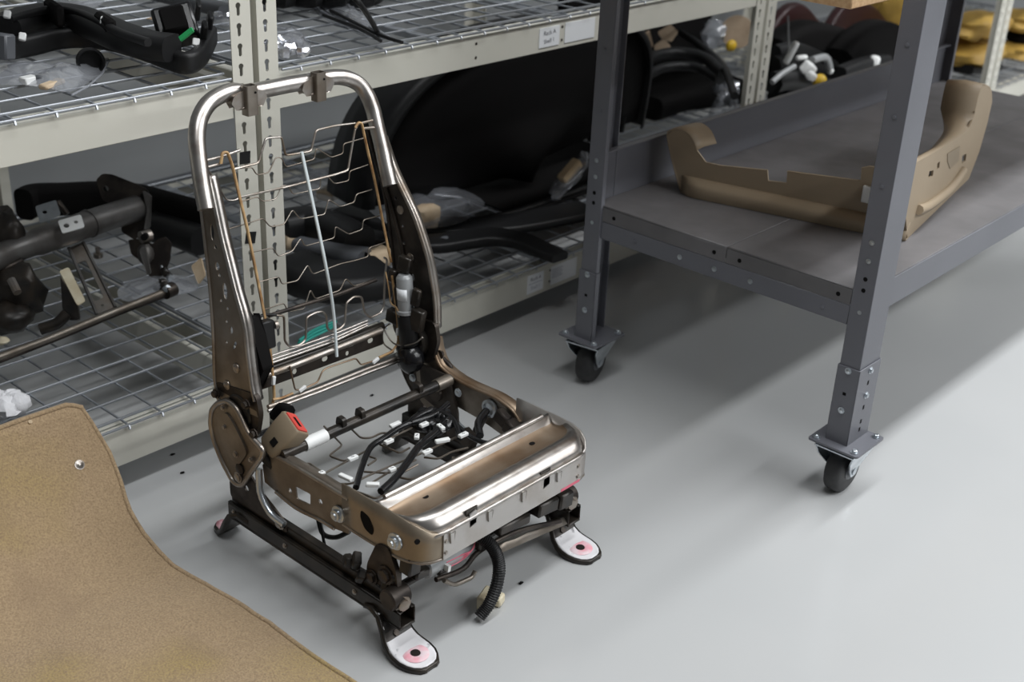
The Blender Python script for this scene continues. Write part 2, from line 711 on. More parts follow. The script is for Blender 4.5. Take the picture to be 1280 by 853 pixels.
xa, xb = card(660, 355, 680, 346, 0.083, 0.138)
text_mesh('lettering', 'Rack A', 0.0155, t, MX, ((xa + xb) / 2, RY0 + 0.0008, 0.124))
text_mesh('lettering', 'Shelf 1', 0.0150, t, MX, ((xa + xb) / 2, RY0 + 0.0008, 0.098), 'ink_faint')
MB().bb(xa + .006, xb - .006, RY0 + .0008, RY0 + .0014, .1105, .112).build('ruled_line', 'ink_faint', t)
xa, xb = card(689, 344, 721, 332, 0.083, 0.140)
for k in range(5):
    MB().bb(xa + 0.005, xa + 0.052 - 0.006 * (k % 2), RY0 + 0.0008, RY0 + 0.0014, 0.128 - k * 0.006, 0.1298 - k * 0.006).build('ruled_line', 'ink_faint', t)
xa, xb = card(675, 45, 700, 40, 0.772, 0.822)
text_mesh('lettering', 'Rack A', 0.0165, t, MX @ Matrix.Rotation(0.05, 3, 'Z'), ((xa + xb) / 2, RY0 + 0.0008, 0.808))
text_mesh('lettering', 'Shelf 1', 0.0155, t, MX @ Matrix.Rotation(0.06, 3, 'Z'), ((xa + xb) / 2 - .001, RY0 + 0.0008, 0.787))
card(707, 38, 744, 32, 0.772, 0.824)

# ------------------------------------------------------------------ workbench
BX0, BX1, BY0, BY1 = 2.245, 4.20, 0.97, 1.81
ZS = 0.492
bench = thing('workbench', 'dark grey steel workbench on casters with lower shelf and back lip', 'workbench', ((BX0 + BX1) / 2, (BY0 + BY1) / 2, 0))
LW, LD = 0.088, 0.047


def bench_leg(xs, xe, ys, ye, z0, z1, inset=0.0, name='leg', par=None):
    """angle leg: narrow face at the bench end, wide face along the bench; corner at (xs, ys)"""
    mb = MB()
    sx = 1 if xe > xs else -1
    sy = 1 if ye > ys else -1
    tt = 0.003

    def bx(a, b, c, d):
        mb.bb(min(a, b), max(a, b), min(c, d), max(c, d), z0, z1)
    i = inset
    bx(xs + sx * i, xs + sx * (i + tt), ys + sy * i, ye - sy * i)
    bx(xs + sx * i, xe - sx * i, ys + sy * i, ys + sy * (i + tt))
    bx(xe - sx * i, xe - sx * (i + tt), ys + sy * i, ys + sy * (0.018))
    bx(xs + sx * i, xs + sx * 0.014, ye - sy * i, ye - sy * (i + tt))
    return mb.build(name, 'bench_paint', par or bench, bevel=0.002, seg=2)


LEGS = [(2.274, 2.274 + LW, 1.012, 1.012 + LD), (2.268, 2.268 + LW, 1.768, 1.768 - LD),
        (4.166, 4.166 - LW, 1.012, 1.012 + LD), (4.166, 4.166 - LW, 1.768, 1.768 - LD)]
for li, (a, b, c, d) in enumerate(LEGS):
    leg = bench_leg(a, b, c, d, 0.31, 1.112)
    bench_leg(a, b, c, d, 0.134, 0.318, -0.0032, 'leg_extension', leg)
    sx = 1 if b > a else -1
    sy = 1 if d > c else -1
    cx, cy = (a + b) / 2, (c + d) / 2 + 0.0
    px0 = BX0 if sx > 0 else BX1 - 0.125
    py0 = BY0 if sy > 0 else BY1 - 0.12
    # base plate
    mb = MB()
    mb.prism([arc_pts([(px0, py0), (px0 + .125, py0), (px0 + .125, py0 + .12), (px0, py0 + .12)], 0.008)], lambda u, v, w: (u, v, 0.1305 + w), 0.005)
    pl = mb.build('base_plate', 'bench_paint', bench)
    for ux in (0.014, 0.111):
        for uy in (0.014, 0.106):
            bolt(pl, (px0 + ux, py0 + uy, 0.1355), (0, 0, 1), 0.006, 0.007)
    # bolts and holes in the leg
    fx = a - sx * 0.0034
    fy = c - sy * 0.0034
    for z in (0.29, 0.235):
        bolt(leg, (fx, (c + d) / 2, z + (0.02 if z > .25 else -.02)), (-sx, 0, 0), 0.0052, 0.004)
    for z in (0.305, 0.245):
        bolt(leg, (a + sx * 0.045, fy, z), (0, -sy, 0), 0.0055, 0.005)
    for z in (0.275, 0.215, 0.18, 0.16):
        MB().box((a + sx * 0.045, c - sy * 0.0030, z), (0.007, 0.001, 0.010)).build('bolt_hole', 'black_soft', leg)
    for z in (0.255, 0.215):
        MB().box((a - sx * 0.0030, (c + d) / 2, z), (0.001, 0.008, 0.007)).build('bolt_hole', 'black_soft', leg)
    for z in (0.56, 0.60, 0.72, 0.86, 1.0):
        bolt(leg, (a - sx * .0004, (c + d) / 2, z), (-sx, 0, 0), 0.004, 0.0015, 'bench_paint' if z > .6 else 'zinc', 'bolt')
    for z in (0.52, 0.495, 0.445):
        MB().cyl((a + sx * 0.001, (c + d) / 2, z), (a - sx * 0.0006, (c + d) / 2, z), 0.0048, 10).build('bolt_hole', 'black_soft' if z > .45 else 'zinc', leg)
    # caster
    kx, ky = px0 + 0.0625, py0 + 0.06
    ca = bpy.data.objects.new('caster', None)
    COL.objects.link(ca)
    ca.parent = bench
    ca.location = V((kx, ky, 0)) - bench.location
    ca.rotation_euler = (0, 0, radians((-90, -80, 30, 60)[li]))
    ca.empty_display_size = 0.05
    # local mesh: axle along X, trail towards +y
    cb = MB()
    cb.bb(-0.045, 0.045, -0.045, 0.045, 0.1255, 0.1300)
    cb.lathe((0, 0, 0.1195), (0, 0, 1), [(0.030, 0), (0.036, 0.002), (0.036, 0.004), (0.030, 0.006)], 20)
    for s in (-1, 1):
        lp = [(-0.050, 0.118), (0.052, 0.118), (0.050, 0.100), (0.028, 0.062), (0.017, 0.045), (-0.003, 0.045), (-0.012, 0.060), (-0.046, 0.100)]
        cb.prism([arc_pts(lp, 0.006)], lambda u, v, w, s=s: (s * lerp(0.0255, 0.044, max(0, min(1, (v - .062) / .055))) + w, u, v), 0.003)
    cb.bb(-0.047, 0.047, -0.050, 0.052, 0.1165, 0.1200)

    def child(mbx, name, m, par, **k):
        o = mbx.build(name, m, None, **k)
        o.parent = par
        return o
    # meshes are built around the origin and carried by the caster empty
    child(cb, 'fork', 'zinc', ca, bevel=0.0012)
    wy = 0.007
    prof = [(0.020, -0.020), (0.045, -0.020), (0.0550, -0.015), (0.0575, -0.007), (0.0575, 0.007), (0.0550, 0.015), (0.045, 0.020), (0.020, 0.020)]
    child(MB().lathe((0, wy, 0.0576), (1, 0, 0), prof, 28), 'wheel', 'rubber', ca, smooth=50)
    hub = MB().lathe((0, wy, 0.0576), (1, 0, 0), [(0.023, -0.0215), (0.023, 0.0215)], 18)
    child(hub, 'hub', 'grey_plastic', ca)
    ax = MB().lathe((0, wy, 0.0576), (1, 0, 0), [(0.0085, -0.031), (0.0085, -0.025), (0.005, -0.025), (0.005, 0.025), (0.0085, 0.025), (0.0085, 0.031)], 6)
    child(ax, 'axle_bolt', 'zinc', ca)

# end rails and long rails (beams under the shelf)
ZB0, ZB1 = 0.409, 0.453
for xe, s in ((2.2745, 1), (4.1655, -1)):
    mb = MB()
    a, b = sorted((xe, xe + s * 0.003))
    mb.bb(a, b, 1.0595, 1.7205, ZB0, ZB1)
    a, b = sorted((xe, xe + s * 0.025))
    mb.bb(a, b, 1.0595, 1.7205, ZB0, ZB0 + 0.003)
    rl = mb.build('end_rail', 'bench_paint', bench, bevel=0.001)
    for yy in (1.12, 1.30, 1.395, 1.49, 1.62):
        bolt(rl, (xe - s * 0.0002, yy, 0.431), (-s, 0, 0), 0.0045, 0.002, 'bench_paint' if yy in (1.12, 1.62) else 'zinc')
for yf, s in ((1.030, 1), (1.752, -1)):
    mb = MB()
    a, b = sorted((yf, yf + s * 0.003))
    mb.bb(2.36, 4.08, a, b, ZB0 + 0.012, ZS - 0.002)
    mb.build('long_rail', 'bench_paint', bench, bevel=0.001)
# two shelf pans with down-turned lips
for (ya, yb) in ((1.033, 1.3685), (1.3705, 1.749)):
    mb = MB()
    yc, yd = max(ya, 1.0595), min(yb, 1.7205)
    mb.bb(2.2775, 4.1625, ya, yb, ZS - 0.003, ZS)
    mb.bb(2.2745, 2.2775, yc, yd, ZS - 0.003, ZS)
    mb.bb(2.2745, 2.2775, yc, yd, ZS - 0.0385, ZS - 0.003)
    mb.bb(4.1625, 4.1655, yc, yd, ZS - 0.0385, ZS - 0.003)
    mb.bb(2.2775, 4.1625, ya, ya + 0.003, ZS - 0.030, ZS - 0.003)
    mb.bb(2.2775, 4.1625, yb - 0.003, yb, ZS - 0.030, ZS - 0.003)
    pan = mb.build('shelf_pan', 'bench_deck', bench, bevel=0.0012)
    for yy in (yc + 0.03, yd - 0.035):
        MB().cyl((2.2747, yy, 0.470), (2.2738, yy, 0.470), 0.005, 10).build('bolt_hole', 'black_soft', pan)
# back lip panel
mb = MB()
mb.bb(2.300, 4.15, 1.752, 1.755, ZS - 0.02, 0.616)
mb.bb(2.300, 4.15, 1.735, 1.752, 0.612, 0.616)
mb.build('back_lip', 'bench_paint', bench, bevel=0.0012)
# wooden worktop
mb = MB()
mb.bb(2.10, 4.36, 1.073, 1.86, 1.079, 1.112)
wt = mb.build('worktop', 'wood_edge', bench, bevel=0.002)
MB().bb(2.10, 4.36, 1.073, 1.86, 1.1122, 1.114).build('laminate_sheet', 'laminate', wt)

# ------------------------------------------------------------------ stripped car seat frame
SX = 1.474
seat = thing('car_seat_skeleton', 'stripped bare steel car seat frame standing on the grey floor', 'car seat', (SX, 1.5, 0))


def PB(px, py, off=0.0):
    return PP(px, py, (0, 1.79 + off, .34), (0, 1, -.156))


def PT(px, py):
    return PP(px, py, (0, 1.862, .78), (0, 1, -.5))


def wire(pts, r, name, m, par=seat, f=PB, rc=0.006, n=6, **k):
    return MB().tube(round_path([f(a, b, **k) for a, b in pts], rc), r, n).build(name, m, par, smooth=60)


def xl(z):
    return lerp(1.232, 1.264, (z - .34) / .38)


def xr(z):
    return lerp(1.706, 1.684, (z - .34) / .38)


# upper tube hoop
hoop_px = [(258, 262), (253, 235), (249, 205), (246, 175), (249, 150), (260, 130), (276, 119), (292, 114), (306, 116), (330, 112), (360, 106),
           (390, 101), (410, 97), (430, 97), (447, 104), (458, 117), (466, 136), (471, 157), (477, 182), (483, 210), (488, 232)]
hoop = MB().tube(smooth_path([PT(*p) for p in hoop_px], 4), 0.0158, 16).build('back_hoop', 'steel_bright', seat, smooth=60)
# headrest sockets with their saddles
lean = rot(24, 0, 0)
for c in ((305.5, 122), (391.5, 105)):
    p = PT(*c)
    R3 = rot(0, 0, 0)
    lo = rrect(-.0125, .0125, -.010, .010, .003)
    hi = rrect(-.010, .010, -.0075, .0075, .002)
    sk = MB().prism([lo, hi[::-1]], lambda u, v, w: p + V((0, -.016, 0)) + R3 @ V((u, v, w - .029)), 0.056)
    s_ = sk.build('headrest_socket', 'steel_brown', seat)
    MB().cyl(p + V((.002, -.016, 0)) + R3 @ V((.004, -.0098, .014)), p + V((.002, -.016, 0)) + R3 @ V((.004, -.0112, .014)), .0022, 8).build('pin_hole', 'black_soft', s_)
    for sg in (-1, 1):
        q = p + V((sg * .022, -.002, .000))
        MB().prism([[(0, -.016), (0, .017), (.022, .007), (.026, -.002), (.018, -.014)]],
                   lambda u, v, w: q + V((-sg * .011 + sg * u, -.014 + w, v)), .022).build('saddle', 'steel', hoop, bevel=.003, seg=2)

# side plates of the backrest
Lb = [(1.890, .752), (1.887, .729), (1.873, .671), (1.858, .60), (1.844, .523), (1.834, .44), (1.828, .356), (1.813, .318)]
Lf = [(1.694, .330), (1.704, .359), (1.716, .391), (1.728, .44), (1.742, .502), (1.770, .556), (1.793, .605), (1.814, .649), (1.841, .718), (1.856, .752)]
Rb = [(1.890, .752), (1.876, .71), (1.867, .684), (1.848, .628), (1.835, .543), (1.825, .435), (1.818, .35), (1.808, .318)]
Rf = [(1.700, .318), (1.706, .357), (1.706, .418), (1.712, .46), (1.723, .511), (1.742, .56), (1.764, .604), (1.802, .657), (1.826, .694), (1.850, .745)]


def hole_at(c, fx, r, ry=None, ang=0.0):
    z = 0.5
    for _ in range(6):
        q = P(*c, x=fx(z))
        z = q.z
    pts = circ(0, 0, r, 10, ry)
    return [(q.y + a * cos(ang) - b * sin(ang), q.z + a * sin(ang) + b * cos(ang)) for a, b in pts][::-1]


Lh = [hole_at((265, 291), xl, .005, .016, -.12), hole_at((269, 309), xl, .004), hole_at((271.5, 333), xl, .006, .008),
      hole_at((274, 344), xl, .0035), hole_at((281, 364), xl, .006, .016, -.15), hole_at((276, 376), xl, .003),
      hole_at((284, 386), xl, .003), hole_at((283, 402), xl, .003), hole_at((289, 413), xl, .0045, .007),
      hole_at((293, 432), xl, .004, .010, .5), hole_at((283, 428), xl, .003)]
mb = MB().prism([Lb + Lf] + Lh, lambda u, v, w: (xl(v) + w, u, v), 0.0028)
lp_ = mb.build('back_side_plate', 'steel_brown', seat, bevel=.0008)
Rh = [hole_at((494, 248), xr, .004), hole_at((500, 264), xr, .004, .006), hole_at((503, 283), xr, .003), hole_at((505, 304), xr, .004),
      hole_at((512, 330), xr, .005, .007), hole_at((516, 347), xr, .004, .008), hole_at((519, 362), xr, .005)]
mb = MB().prism([Rb + Rf] + Rh, lambda u, v, w: (xr(v) + w, u, v), 0.0028)
rp_ = mb.build('back_side_plate', 'steel_dark', seat, bevel=.0008)
for (yy, zz, par, fx, sg) in ((1.762, .405, lp_, xl, -1), (1.80, .60, rp_, xr, -1), (1.775, .50, rp_, xr, -1), (1.79, .36, lp_, xl, -1)):
    MB().lathe((fx(zz), yy, zz), (sg, 0, 0), [(.010, 0), (.0095, .002), (.006, .0022), (.004, .004)], 12).build('boss', 'steel', par)


def flange(front, fx, dirx, w, par, m, r=.0045):
    e = smooth_path([V((fx(z), y, z)) for y, z in front], 4)
    MB().tube(e, r, 8).build('rolled_edge', m, par, smooth=70)
    g = MB()
    g.grid([[p + V((0, -.001, 0)), p + V((dirx * w * .5, -.004, 0)), p + V((dirx * w, -.001, .0))] for p in e])
    g.build('flange', m, par, smooth=60, solid=.003)


flange(Lf[1:], xl, 1, .018, lp_, 'steel_bright')
flange(Rf[1:], xr, 1, .016, rp_, 'steel')
for pts, fx, par, m in ((Lb, xl, lp_, 'steel'), (Rb, xr, rp_, 'steel_dark')):
    e = smooth_path([V((fx(z), y, z)) for y, z in pts], 3)
    MB().tube(e, .004, 8).build('rolled_edge', m, par, smooth=70)
# inner rib on the right plate
MB().tube(smooth_path([V((xr(z) - .002, y, z)) for y, z in ((1.85, .66), (1.825, .60), (1.80, .52), (1.79, .44))], 4), .005, 8).build('rib', 'steel_dark', rp_, smooth=70)

# recliner hinges
Hg = [(q.y, q.z) for q in PX([(264.6, 512.7), (272, 504), (283.6, 501), (291, 506), (297, 513), (308.5, 539), (319, 552), (329, 562.5), (327.5, 571), (313, 592), (302.6, 608), (292, 603.5), (278, 577), (267.5, 551), (263, 530)], 1.222)]
for sg, x0 in ((-1, 1.222), (1, 1.716)):
    m1 = 'steel_brown' if sg < 0 else 'steel_dark'
    hl = arc_pts(Hg, .012)
    hg = MB().prism([hl], lambda u, v, w: (x0 + w, u, v), .004).build('recliner_plate', m1, seat, bevel=.001)
    MB().tube([V((x0 + .002 + sg * .002, a, b)) for a, b in hl], .0055, 8, closed=True).build('rolled_edge', 'steel' if sg < 0 else m1, hg, smooth=70)
    ds = [(q.y, q.z) for q in PX([(272, 522), (284, 514), (293, 528), (305, 552), (311, 566), (300, 582), (288, 572), (277, 548)], 1.222)]
    MB().prism([arc_pts(ds, .02)], lambda u, v, w: (x0 + sg * w + (0 if sg < 0 else .004), u, v), .004).build('pressed_dish', m1, hg, bevel=.003, seg=2)
    for c, r in (((300, 596), .008), ((283, 533), .004), ((297, 567), .005), ((281, 509), .004), ((316, 574), .004)):
        q = P(*c, x=1.222)
        bolt(hg, (x0 + sg * .004 + (0 if sg < 0 else .004), q.y, q.z), (sg, 0, 0), r, .004, 'steel')
    # recliner drum and knuckle behind it
    xd = x0 - sg * .006
    MB().cyl((xd, 1.752, .318), (xd - sg * .030, 1.752, .318), .036, 24).build('recliner_drum', 'black_metal', seat, bevel=.003)
    MB().prism([arc_pts([(1.825, .355), (1.70, .375), (1.69, .335), (1.705, .28), (1.74, .265), (1.80, .285), (1.83, .32)], .012)],
               lambda u, v, w: (xd - sg * .004 - sg * w, u, v), .010).build('knuckle_plate', 'steel_dark', seat, bevel=.002)
    for yy, zz in ((1.815, .335), (1.72, .35), (1.70, .295)):
        bolt(seat, (xd + sg * .002, yy, zz), (sg, 0, 0), .007, .008, 'steel_dark')

# backrest suspension: top formed wire and thin zigzag wires
wire([(290, 212), (323, 204), (327.6, 188), (332, 173), (352, 171), (357, 194.5), (389, 189), (395, 163), (420, 157), (444, 154)], .0023, 'formed_wire', 'steel')
wire([(300, 247), (355, 234.5), (420, 218), (435, 213), (444, 161), (449, 155)], .0024, 'formed_wire', 'steel')
wire([(258, 212), (262, 215), (283, 250), (292, 251), (300, 247)], .0018, 'formed_wire', 'steel')
rows = [
    [(296, 211), (315, 209), (321, 219), (336, 216), (344.5, 197), (352, 197), (357, 209), (393, 199), (395, 185), (414, 197), (429, 192), (429, 180), (454, 173)],
    [(302, 252), (322, 246), (328, 252), (345, 249), (352, 232), (360, 232), (366, 243), (400, 236), (401, 222), (409, 220), (418, 230), (436, 226), (437, 214), (460, 206)],
    [(280, 288), (308.6, 279.6), (328.6, 273), (338, 284), (355, 280.6), (365.6, 262), (375, 274), (406, 268), (410.6, 249), (425, 258.5), (443, 253), (445, 243), (465, 237)],
    [(312, 316), (341, 310), (348, 321), (365.6, 314), (376, 297.5), (381, 308), (418, 297.5), (419, 283), (436, 293), (453, 287), (454, 275), (478, 269)],
    [(322, 353), (349, 346), (352, 355.5), (372, 351), (384.6, 331), (391, 343), (425, 330), (443, 326), (460, 321), (461, 310), (482, 303)],
    [(329, 388), (355, 379), (360, 390), (380, 386), (388, 362), (394, 374), (425, 363), (432, 348), (442, 358), (470, 349)],
]
for r in rows:
    wire(r, .0013, 'spring_wire', 'steel_brown')
wire([(336, 395), (380, 381), (420, 369), (470, 350)], .0042, 'cross_rod', 'steel_dark', n=10)
wire([(341, 394), (355, 395), (356, 427), (362.5, 434), (375, 431.5), (382, 425), (383, 397), (394, 391), (403, 389), (408, 394), (409, 411), (414, 415),
      (425, 411), (431, 405), (432, 389), (433, 378.5), (442, 371), (452, 371), (456, 391), (463, 397.5), (476, 391), (480, 383), (481, 345), (484, 325), (480, 322)], .0024, 'looped_wire', 'steel', off=-.006)
# pull cords, cable tie
cl = wire([(276, 205), (278, 191), (284, 190), (290, 205), (298, 240), (310, 290), (322, 350), (332, 402)], .0030, 'pull_cord', 'cord', off=-.012, rc=.02)
wire([(337, 432), (341, 470), (343, 497), (340, 507)], .0030, 'pull_cord', 'cord', off=-.012, rc=.02)
wire([(444, 160), (448, 153), (452, 154), (460, 190), (470, 232), (478, 275), (489, 328)], .0028, 'pull_cord', 'cord', off=-.012, rc=.02)
wire([(490, 345), (497, 398), (498, 430)], .0028, 'pull_cord', 'cord', off=-.012, rc=.02)
wire([(377, 190), (390, 250), (405, 320), (417, 385), (421, 446)], .0034, 'cable_tie', 'tie_white', off=-.014, rc=.05)
for pts in ([(254, 200), (275, 195), (297, 187)], [(254, 209), (272, 204)], [(442, 155), (462, 150), (473, 150)], [(452, 160), (473, 158)]):
    wire(pts, .003, 'hook_rod', 'steel', f=lambda a, b: PT(a, b) + V((0, -.006, 0)), n=8)
# lower cross members
for d in (0, 5, 9):
    wire([(328, 449 + d), (372, 434 + d), (420, 417 + d), (459, 401 + d * .7)], .0026, 'cross_rod', 'steel_bright', off=-.004, n=8)
wire([(330, 463), (400, 438), (478, 407)], .0085, 'cross_rod', 'black_metal', off=.012, n=10)
wire([(319, 474), (370, 456), (420, 436), (477, 413)], .0070, 'cross_rod', 'steel', off=-.006, n=12)
wire([(335, 509), (400, 485), (460, 461), (508, 443)], .0048, 'cross_rod', 'steel', off=-.014, n=10)
wire([(335, 514), (400, 490), (460, 466), (508, 448)], .0036, 'cross_rod', 'steel_bright', off=-.016, n=10)
# perforated lower strip
a, b = PB(322, 482, .004), PB(478, 424, .004)
ux = (b - a)
Lx = ux.length
ux.normalize()
uz = V((0, .156, 1)).normalized()
lo = [(0, -.012), (Lx, -.012), (Lx, .018), (Lx * .80, .018), (Lx * .76, .008), (Lx * .62, .008), (Lx * .58, .016), (Lx * .38, .016), (Lx * .34, .010), (0, .010)]
MB().prism([lo, circ(Lx * .28, .0, .006)[::-1], circ(Lx * .52, .003, .008, 12, .006)[::-1], circ(Lx * .90, .006, .008, 12, .006)[::-1], circ(Lx * .70, -.003, .005)[::-1], circ(Lx * .12, -.001, .004)[::-1]],
           lambda u, v, w: a + ux * u + uz * v + V((0, w, 0)), .002).build('perforated_strip', 'steel_dark', seat)
wire([(362, 458), (369, 488), (378, 487), (397, 478), (403, 464), (409, 460), (445, 448), (451, 456.5), (472, 450), (492, 440)], .0018, 'harness_wire', 'rust', off=-.016)
wire([(341, 500), (352, 498), (366, 492)], .0026, 'harness_wire', 'cord', off=-.016)
wire([(474, 447), (490, 440), (497, 430)], .0026, 'harness_wire', 'cord', off=-.018)
for c, ang, L in (((378, 486.5), 20, .018), ((469.5, 451), 20, .018), ((342, 476), 80, .018), ((497, 415), 85, .016), ((322, 483), 80, .012)):
    p = PB(*c, off=-.018)
    MB().box(p, (L, .006, .007), rot(0, -ang, 0)).build('tape_marker', 'white_plastic', seat, bevel=.001)
# black foam pad and little actuator on the left
pts = [(308, 397), (314, 397), (322, 425), (330, 462), (319, 486), (312, 470)]
MB().prism([[(q.y, q.z) for q in PX(pts, 1.266)]], lambda u, v, w: (1.262 + w, u, v), .022).build('foam_block', 'black_soft', seat, bevel=.003)
p = PB(333, 418, off=-.030)
act = MB().box(p, (.029, .022, .056), rot(-8, 3, 0)).build('actuator_box', 'black_plastic', seat, bevel=.003)
MB().cyl(p + V((.016, -.006, .016)), p + V((.022, -.008, .016)), .008, 12).build('actuator_cap', 'steel', act)
wire([(303, 372), (312, 392), (318, 399), (330, 393), (345, 394)], .003, 'black_cable', 'black_plastic', off=-.01, rc=.02)

# recline motor on the right
mt = PX([(505, 343), (508, 391), (512, 432), (518, 452)], 1.668)
MB().tube([mt[0], mt[0].lerp(mt[1], .06), mt[0].lerp(mt[1], .1), mt[0].lerp(mt[1], .9), mt[0].lerp(mt[1], .92), mt[1]], [.012, .016, .0175, .0175, .021, .021], 20).build('recline_motor', 'motor_grey', seat, smooth=50)
q = mt[0].lerp(mt[1], .45)
dz = (mt[1] - mt[0]).normalized()
g = MB()
rws = []
for k in range(6):
    aa = radians(150 + k * 18)
    o_ = V((cos(aa), sin(aa), 0)) * .0181
    rws.append([q - dz * .011 + o_, q + dz * .015 + o_])
g.grid(rws).build('motor_label', 'white_paper', seat, solid=.0004)
MB().tube([mt[1], mt[1].lerp(mt[2], .1), mt[1].lerp(mt[2], .95), mt[2]], [.018, .0205, .0205, .017], 16).build('gear_housing', 'black_plastic', seat, smooth=50)
MB().blob(mt[3] + V((.0, .012, .004)), (.030, .034, .034), amp=.12, freq=2, seed=3).build('gearbox', 'black_gloss', seat, smooth=80)
for c, s_ in (((497, 370), (.016, .02, .045)), ((492, 395), (.02, .03, .03)), ((506, 330), (.014, .03, .035)), ((491, 345), (.012, .02, .03)), ((522, 400), (.02, .03, .05)), ((520, 372), (.012, .02, .04))):
    p = P(*c, x=1.672)
    MB().box(p, s_, rot(10, 0, 12)).build('motor_bracket', 'black_metal', seat, bevel=.003)
wire([(480, 412), (490, 430), (505, 433), (520, 429), (528, 422)], .0018, 'harness_wire', 'steel', f=lambda a, b: P(a, b, x=1.65), rc=.02)
wire([(487, 405), (478, 412), (478, 430), (490, 438)], .0018, 'harness_wire', 'steel_brown', f=lambda a, b: P(a, b, x=1.65), rc=.02)
wire([(500, 400), (497, 385), (488, 380), (486, 360), (482, 340)], .0016, 'harness_wire', 'cord', f=lambda a, b: P(a, b, x=1.65), rc=.02)

# left side member of the cushion
X0 = 1.243
def YZ(pts, x):
    return [(q.y, q.z) for q in PX(pts, x)]


top = [(337, 566), (341, 568), (380, 590), (419, 614), (436, 624)]
bot = [(436, 668), (418, 661), (398, 649), (370, 635), (345, 615), (331, 603), (328, 582)]
win = arc_pts(YZ([(369, 608), (388, 618), (388, 632), (371, 624)], X0), .004)
sm_ = MB().prism([YZ(top, X0) + YZ(bot, X0), win[::-1], circ(*YZ([(362.5, 613.5)], X0)[0], .005)[::-1], circ(*YZ([(400.5, 627.5)], X0)[0], .0055)[::-1]],
                 lambda u, v, w: (X0 + w, u, v), .003).build('cushion_side_member', 'steel_brown', seat, bevel=.0008)
for pts, m, w in ((top, 'steel', .024), (bot[1:5], 'steel', .008)):
    e = smooth_path(PX(pts, X0), 4)
    MB().tube(e, .004, 8).build('rolled_edge', m, sm_, smooth=70)
    MB().grid([[q, q + V((w * .5, 0, .003)), q + V((w, 0, -.002))] for q in e]).build('flange', 'steel_brown', sm_, smooth=60, solid=.003)
e = smooth_path(PX([(340, 588), (380, 612), (420, 634)], X0), 4)


def swept_skirt(sg, name, m):
    path = [(1.242, 1.470, .196, .283), (1.242, 1.44, .195, .284), (1.2415, 1.40, .195, .284), (1.2415, 1.36, .196, .285), (1.242, 1.325, .197, .284),
            (1.246, 1.300, .199, .280), (1.255, 1.280, .201, .272), (1.268, 1.268, .203, .263), (1.285, 1.2625, .204, .258), (1.300, 1.262, .204, .257)]
    rows_ = []
    for x, y, zb, zt in path:
        x = x if sg < 0 else 2 * SX - x
        rows_.append([V((x, y, zb)), V((x + (.003 if sg < 0 else -.003) * .3, y, zb + .008)), V((x, y, lerp(zb, zt, .5))), V((x, y, zt))])
    g = MB().grid(rows_)
    o = g.build(name, m, seat, smooth=50, solid=.0035)
    MB().tube([r_[0] for r_ in rows_], .003, 8).build('rolled_edge', 'steel', o, smooth=70)
    return o


sk = swept_skirt(-1, 'cushion_side_panel', 'steel_tan')
sk2 = swept_skirt(1, 'cushion_side_panel', 'steel_panel')
q = YZ([(460.5, 653.5)], X0)[0]
MB().prism([arc_pts([(q[0] + .016, q[1] + .021), (q[0] - .006, q[1] + .016), (q[0] - .018, q[1] - .004), (q[0] - .014, q[1] - .020), (q[0] + .006, q[1] - .014), (q[0] + .017, q[1] + .004)], .006)],
           lambda u, v, w: (1.2398 - w, u, v), .0008).build('painted_hole', 'black_soft', sk)  # no real opening: thin black patch painted for the hole's shaded inside
for c, r in (((423, 643), .011), ((494, 677), .011)):
    q = P(*c, x=1.240)
    MB().lathe(q, (-1, 0, 0), [(.017, -.001), (.0165, .002), (.011, .003), (.011, .009), (.0065, .010), (.006, .013)], 14).build('pivot_bolt', 'zinc', sk)
q = P(521, 677, y=1.266)
MB().cyl(q, q + V((-.001, -.003, 0)), .005, 10).build('painted_hole', 'black_soft', sk)  # same again, a black disc as the dark of a small hole

# front pan of the cushion
g = MB()
prof = [(0, .270), (.03, .279), (.08, .2835), (.14, .282), (.20, .274), (.28, .2685), (.42, .2665), (.55, .269), (.64, .276), (.72, .284), (.80, .286), (.88, .281), (.95, .270), (1.0, .2585)]
NX = 46
rws = []
for i in range(NX + 1):
    x = 1.245 + (2 * SX - 2 * 1.245) * i / NX
    dx = min(x - 1.245, 2 * SX - 1.245 - x)
    rr = .058
    yf = 1.2605 + (rr - math.sqrt(max(0, rr * rr - (rr - dx) ** 2)) if dx < rr else 0)
    yi = 1.392
    k = min(1, dx / .05)
    k = k * k * (3 - 2 * k)
    rws.append([V((x, lerp(yi, yf, v), z - (1 - k) * .010 * (1 if v > .15 else .3) + (1 - k) * .010 * (1 - abs(2 * v - 1)))) for v, z in prof])
b0 = len(g.v)
g.grid(rws)
nc = len(prof) - 1
g.mi = [0 if (j % nc) < 4 else (1 if (j % nc) < 8 else 2) for j in range(len(g.f))]
pan = g.build('cushion_front_pan', ['steel_bright', 'rust', 'steel_bright'], seat, smooth=60, solid=.003)
MB().tube([r_[-1] + V((0, -.001, 0)) for r_ in rws[1:-1]], .0042, 8).build('front_bead', 'steel_bright', pan, smooth=70)
MB().tube([r_[2] + V((0, .002, .001)) for r_ in rws[2:-2]], .0055, 10).build('rear_bead', 'steel_bright', pan, smooth=70)
for c in ((532, 622), (665, 555)):
    q = P(*c, z=.2685)
    MB().prism([circ(q.x, q.y, .007, 8, .005)], lambda u, v, w: (u, v, q.z + w), .0012).build('pan_hole', 'black_soft', pan)
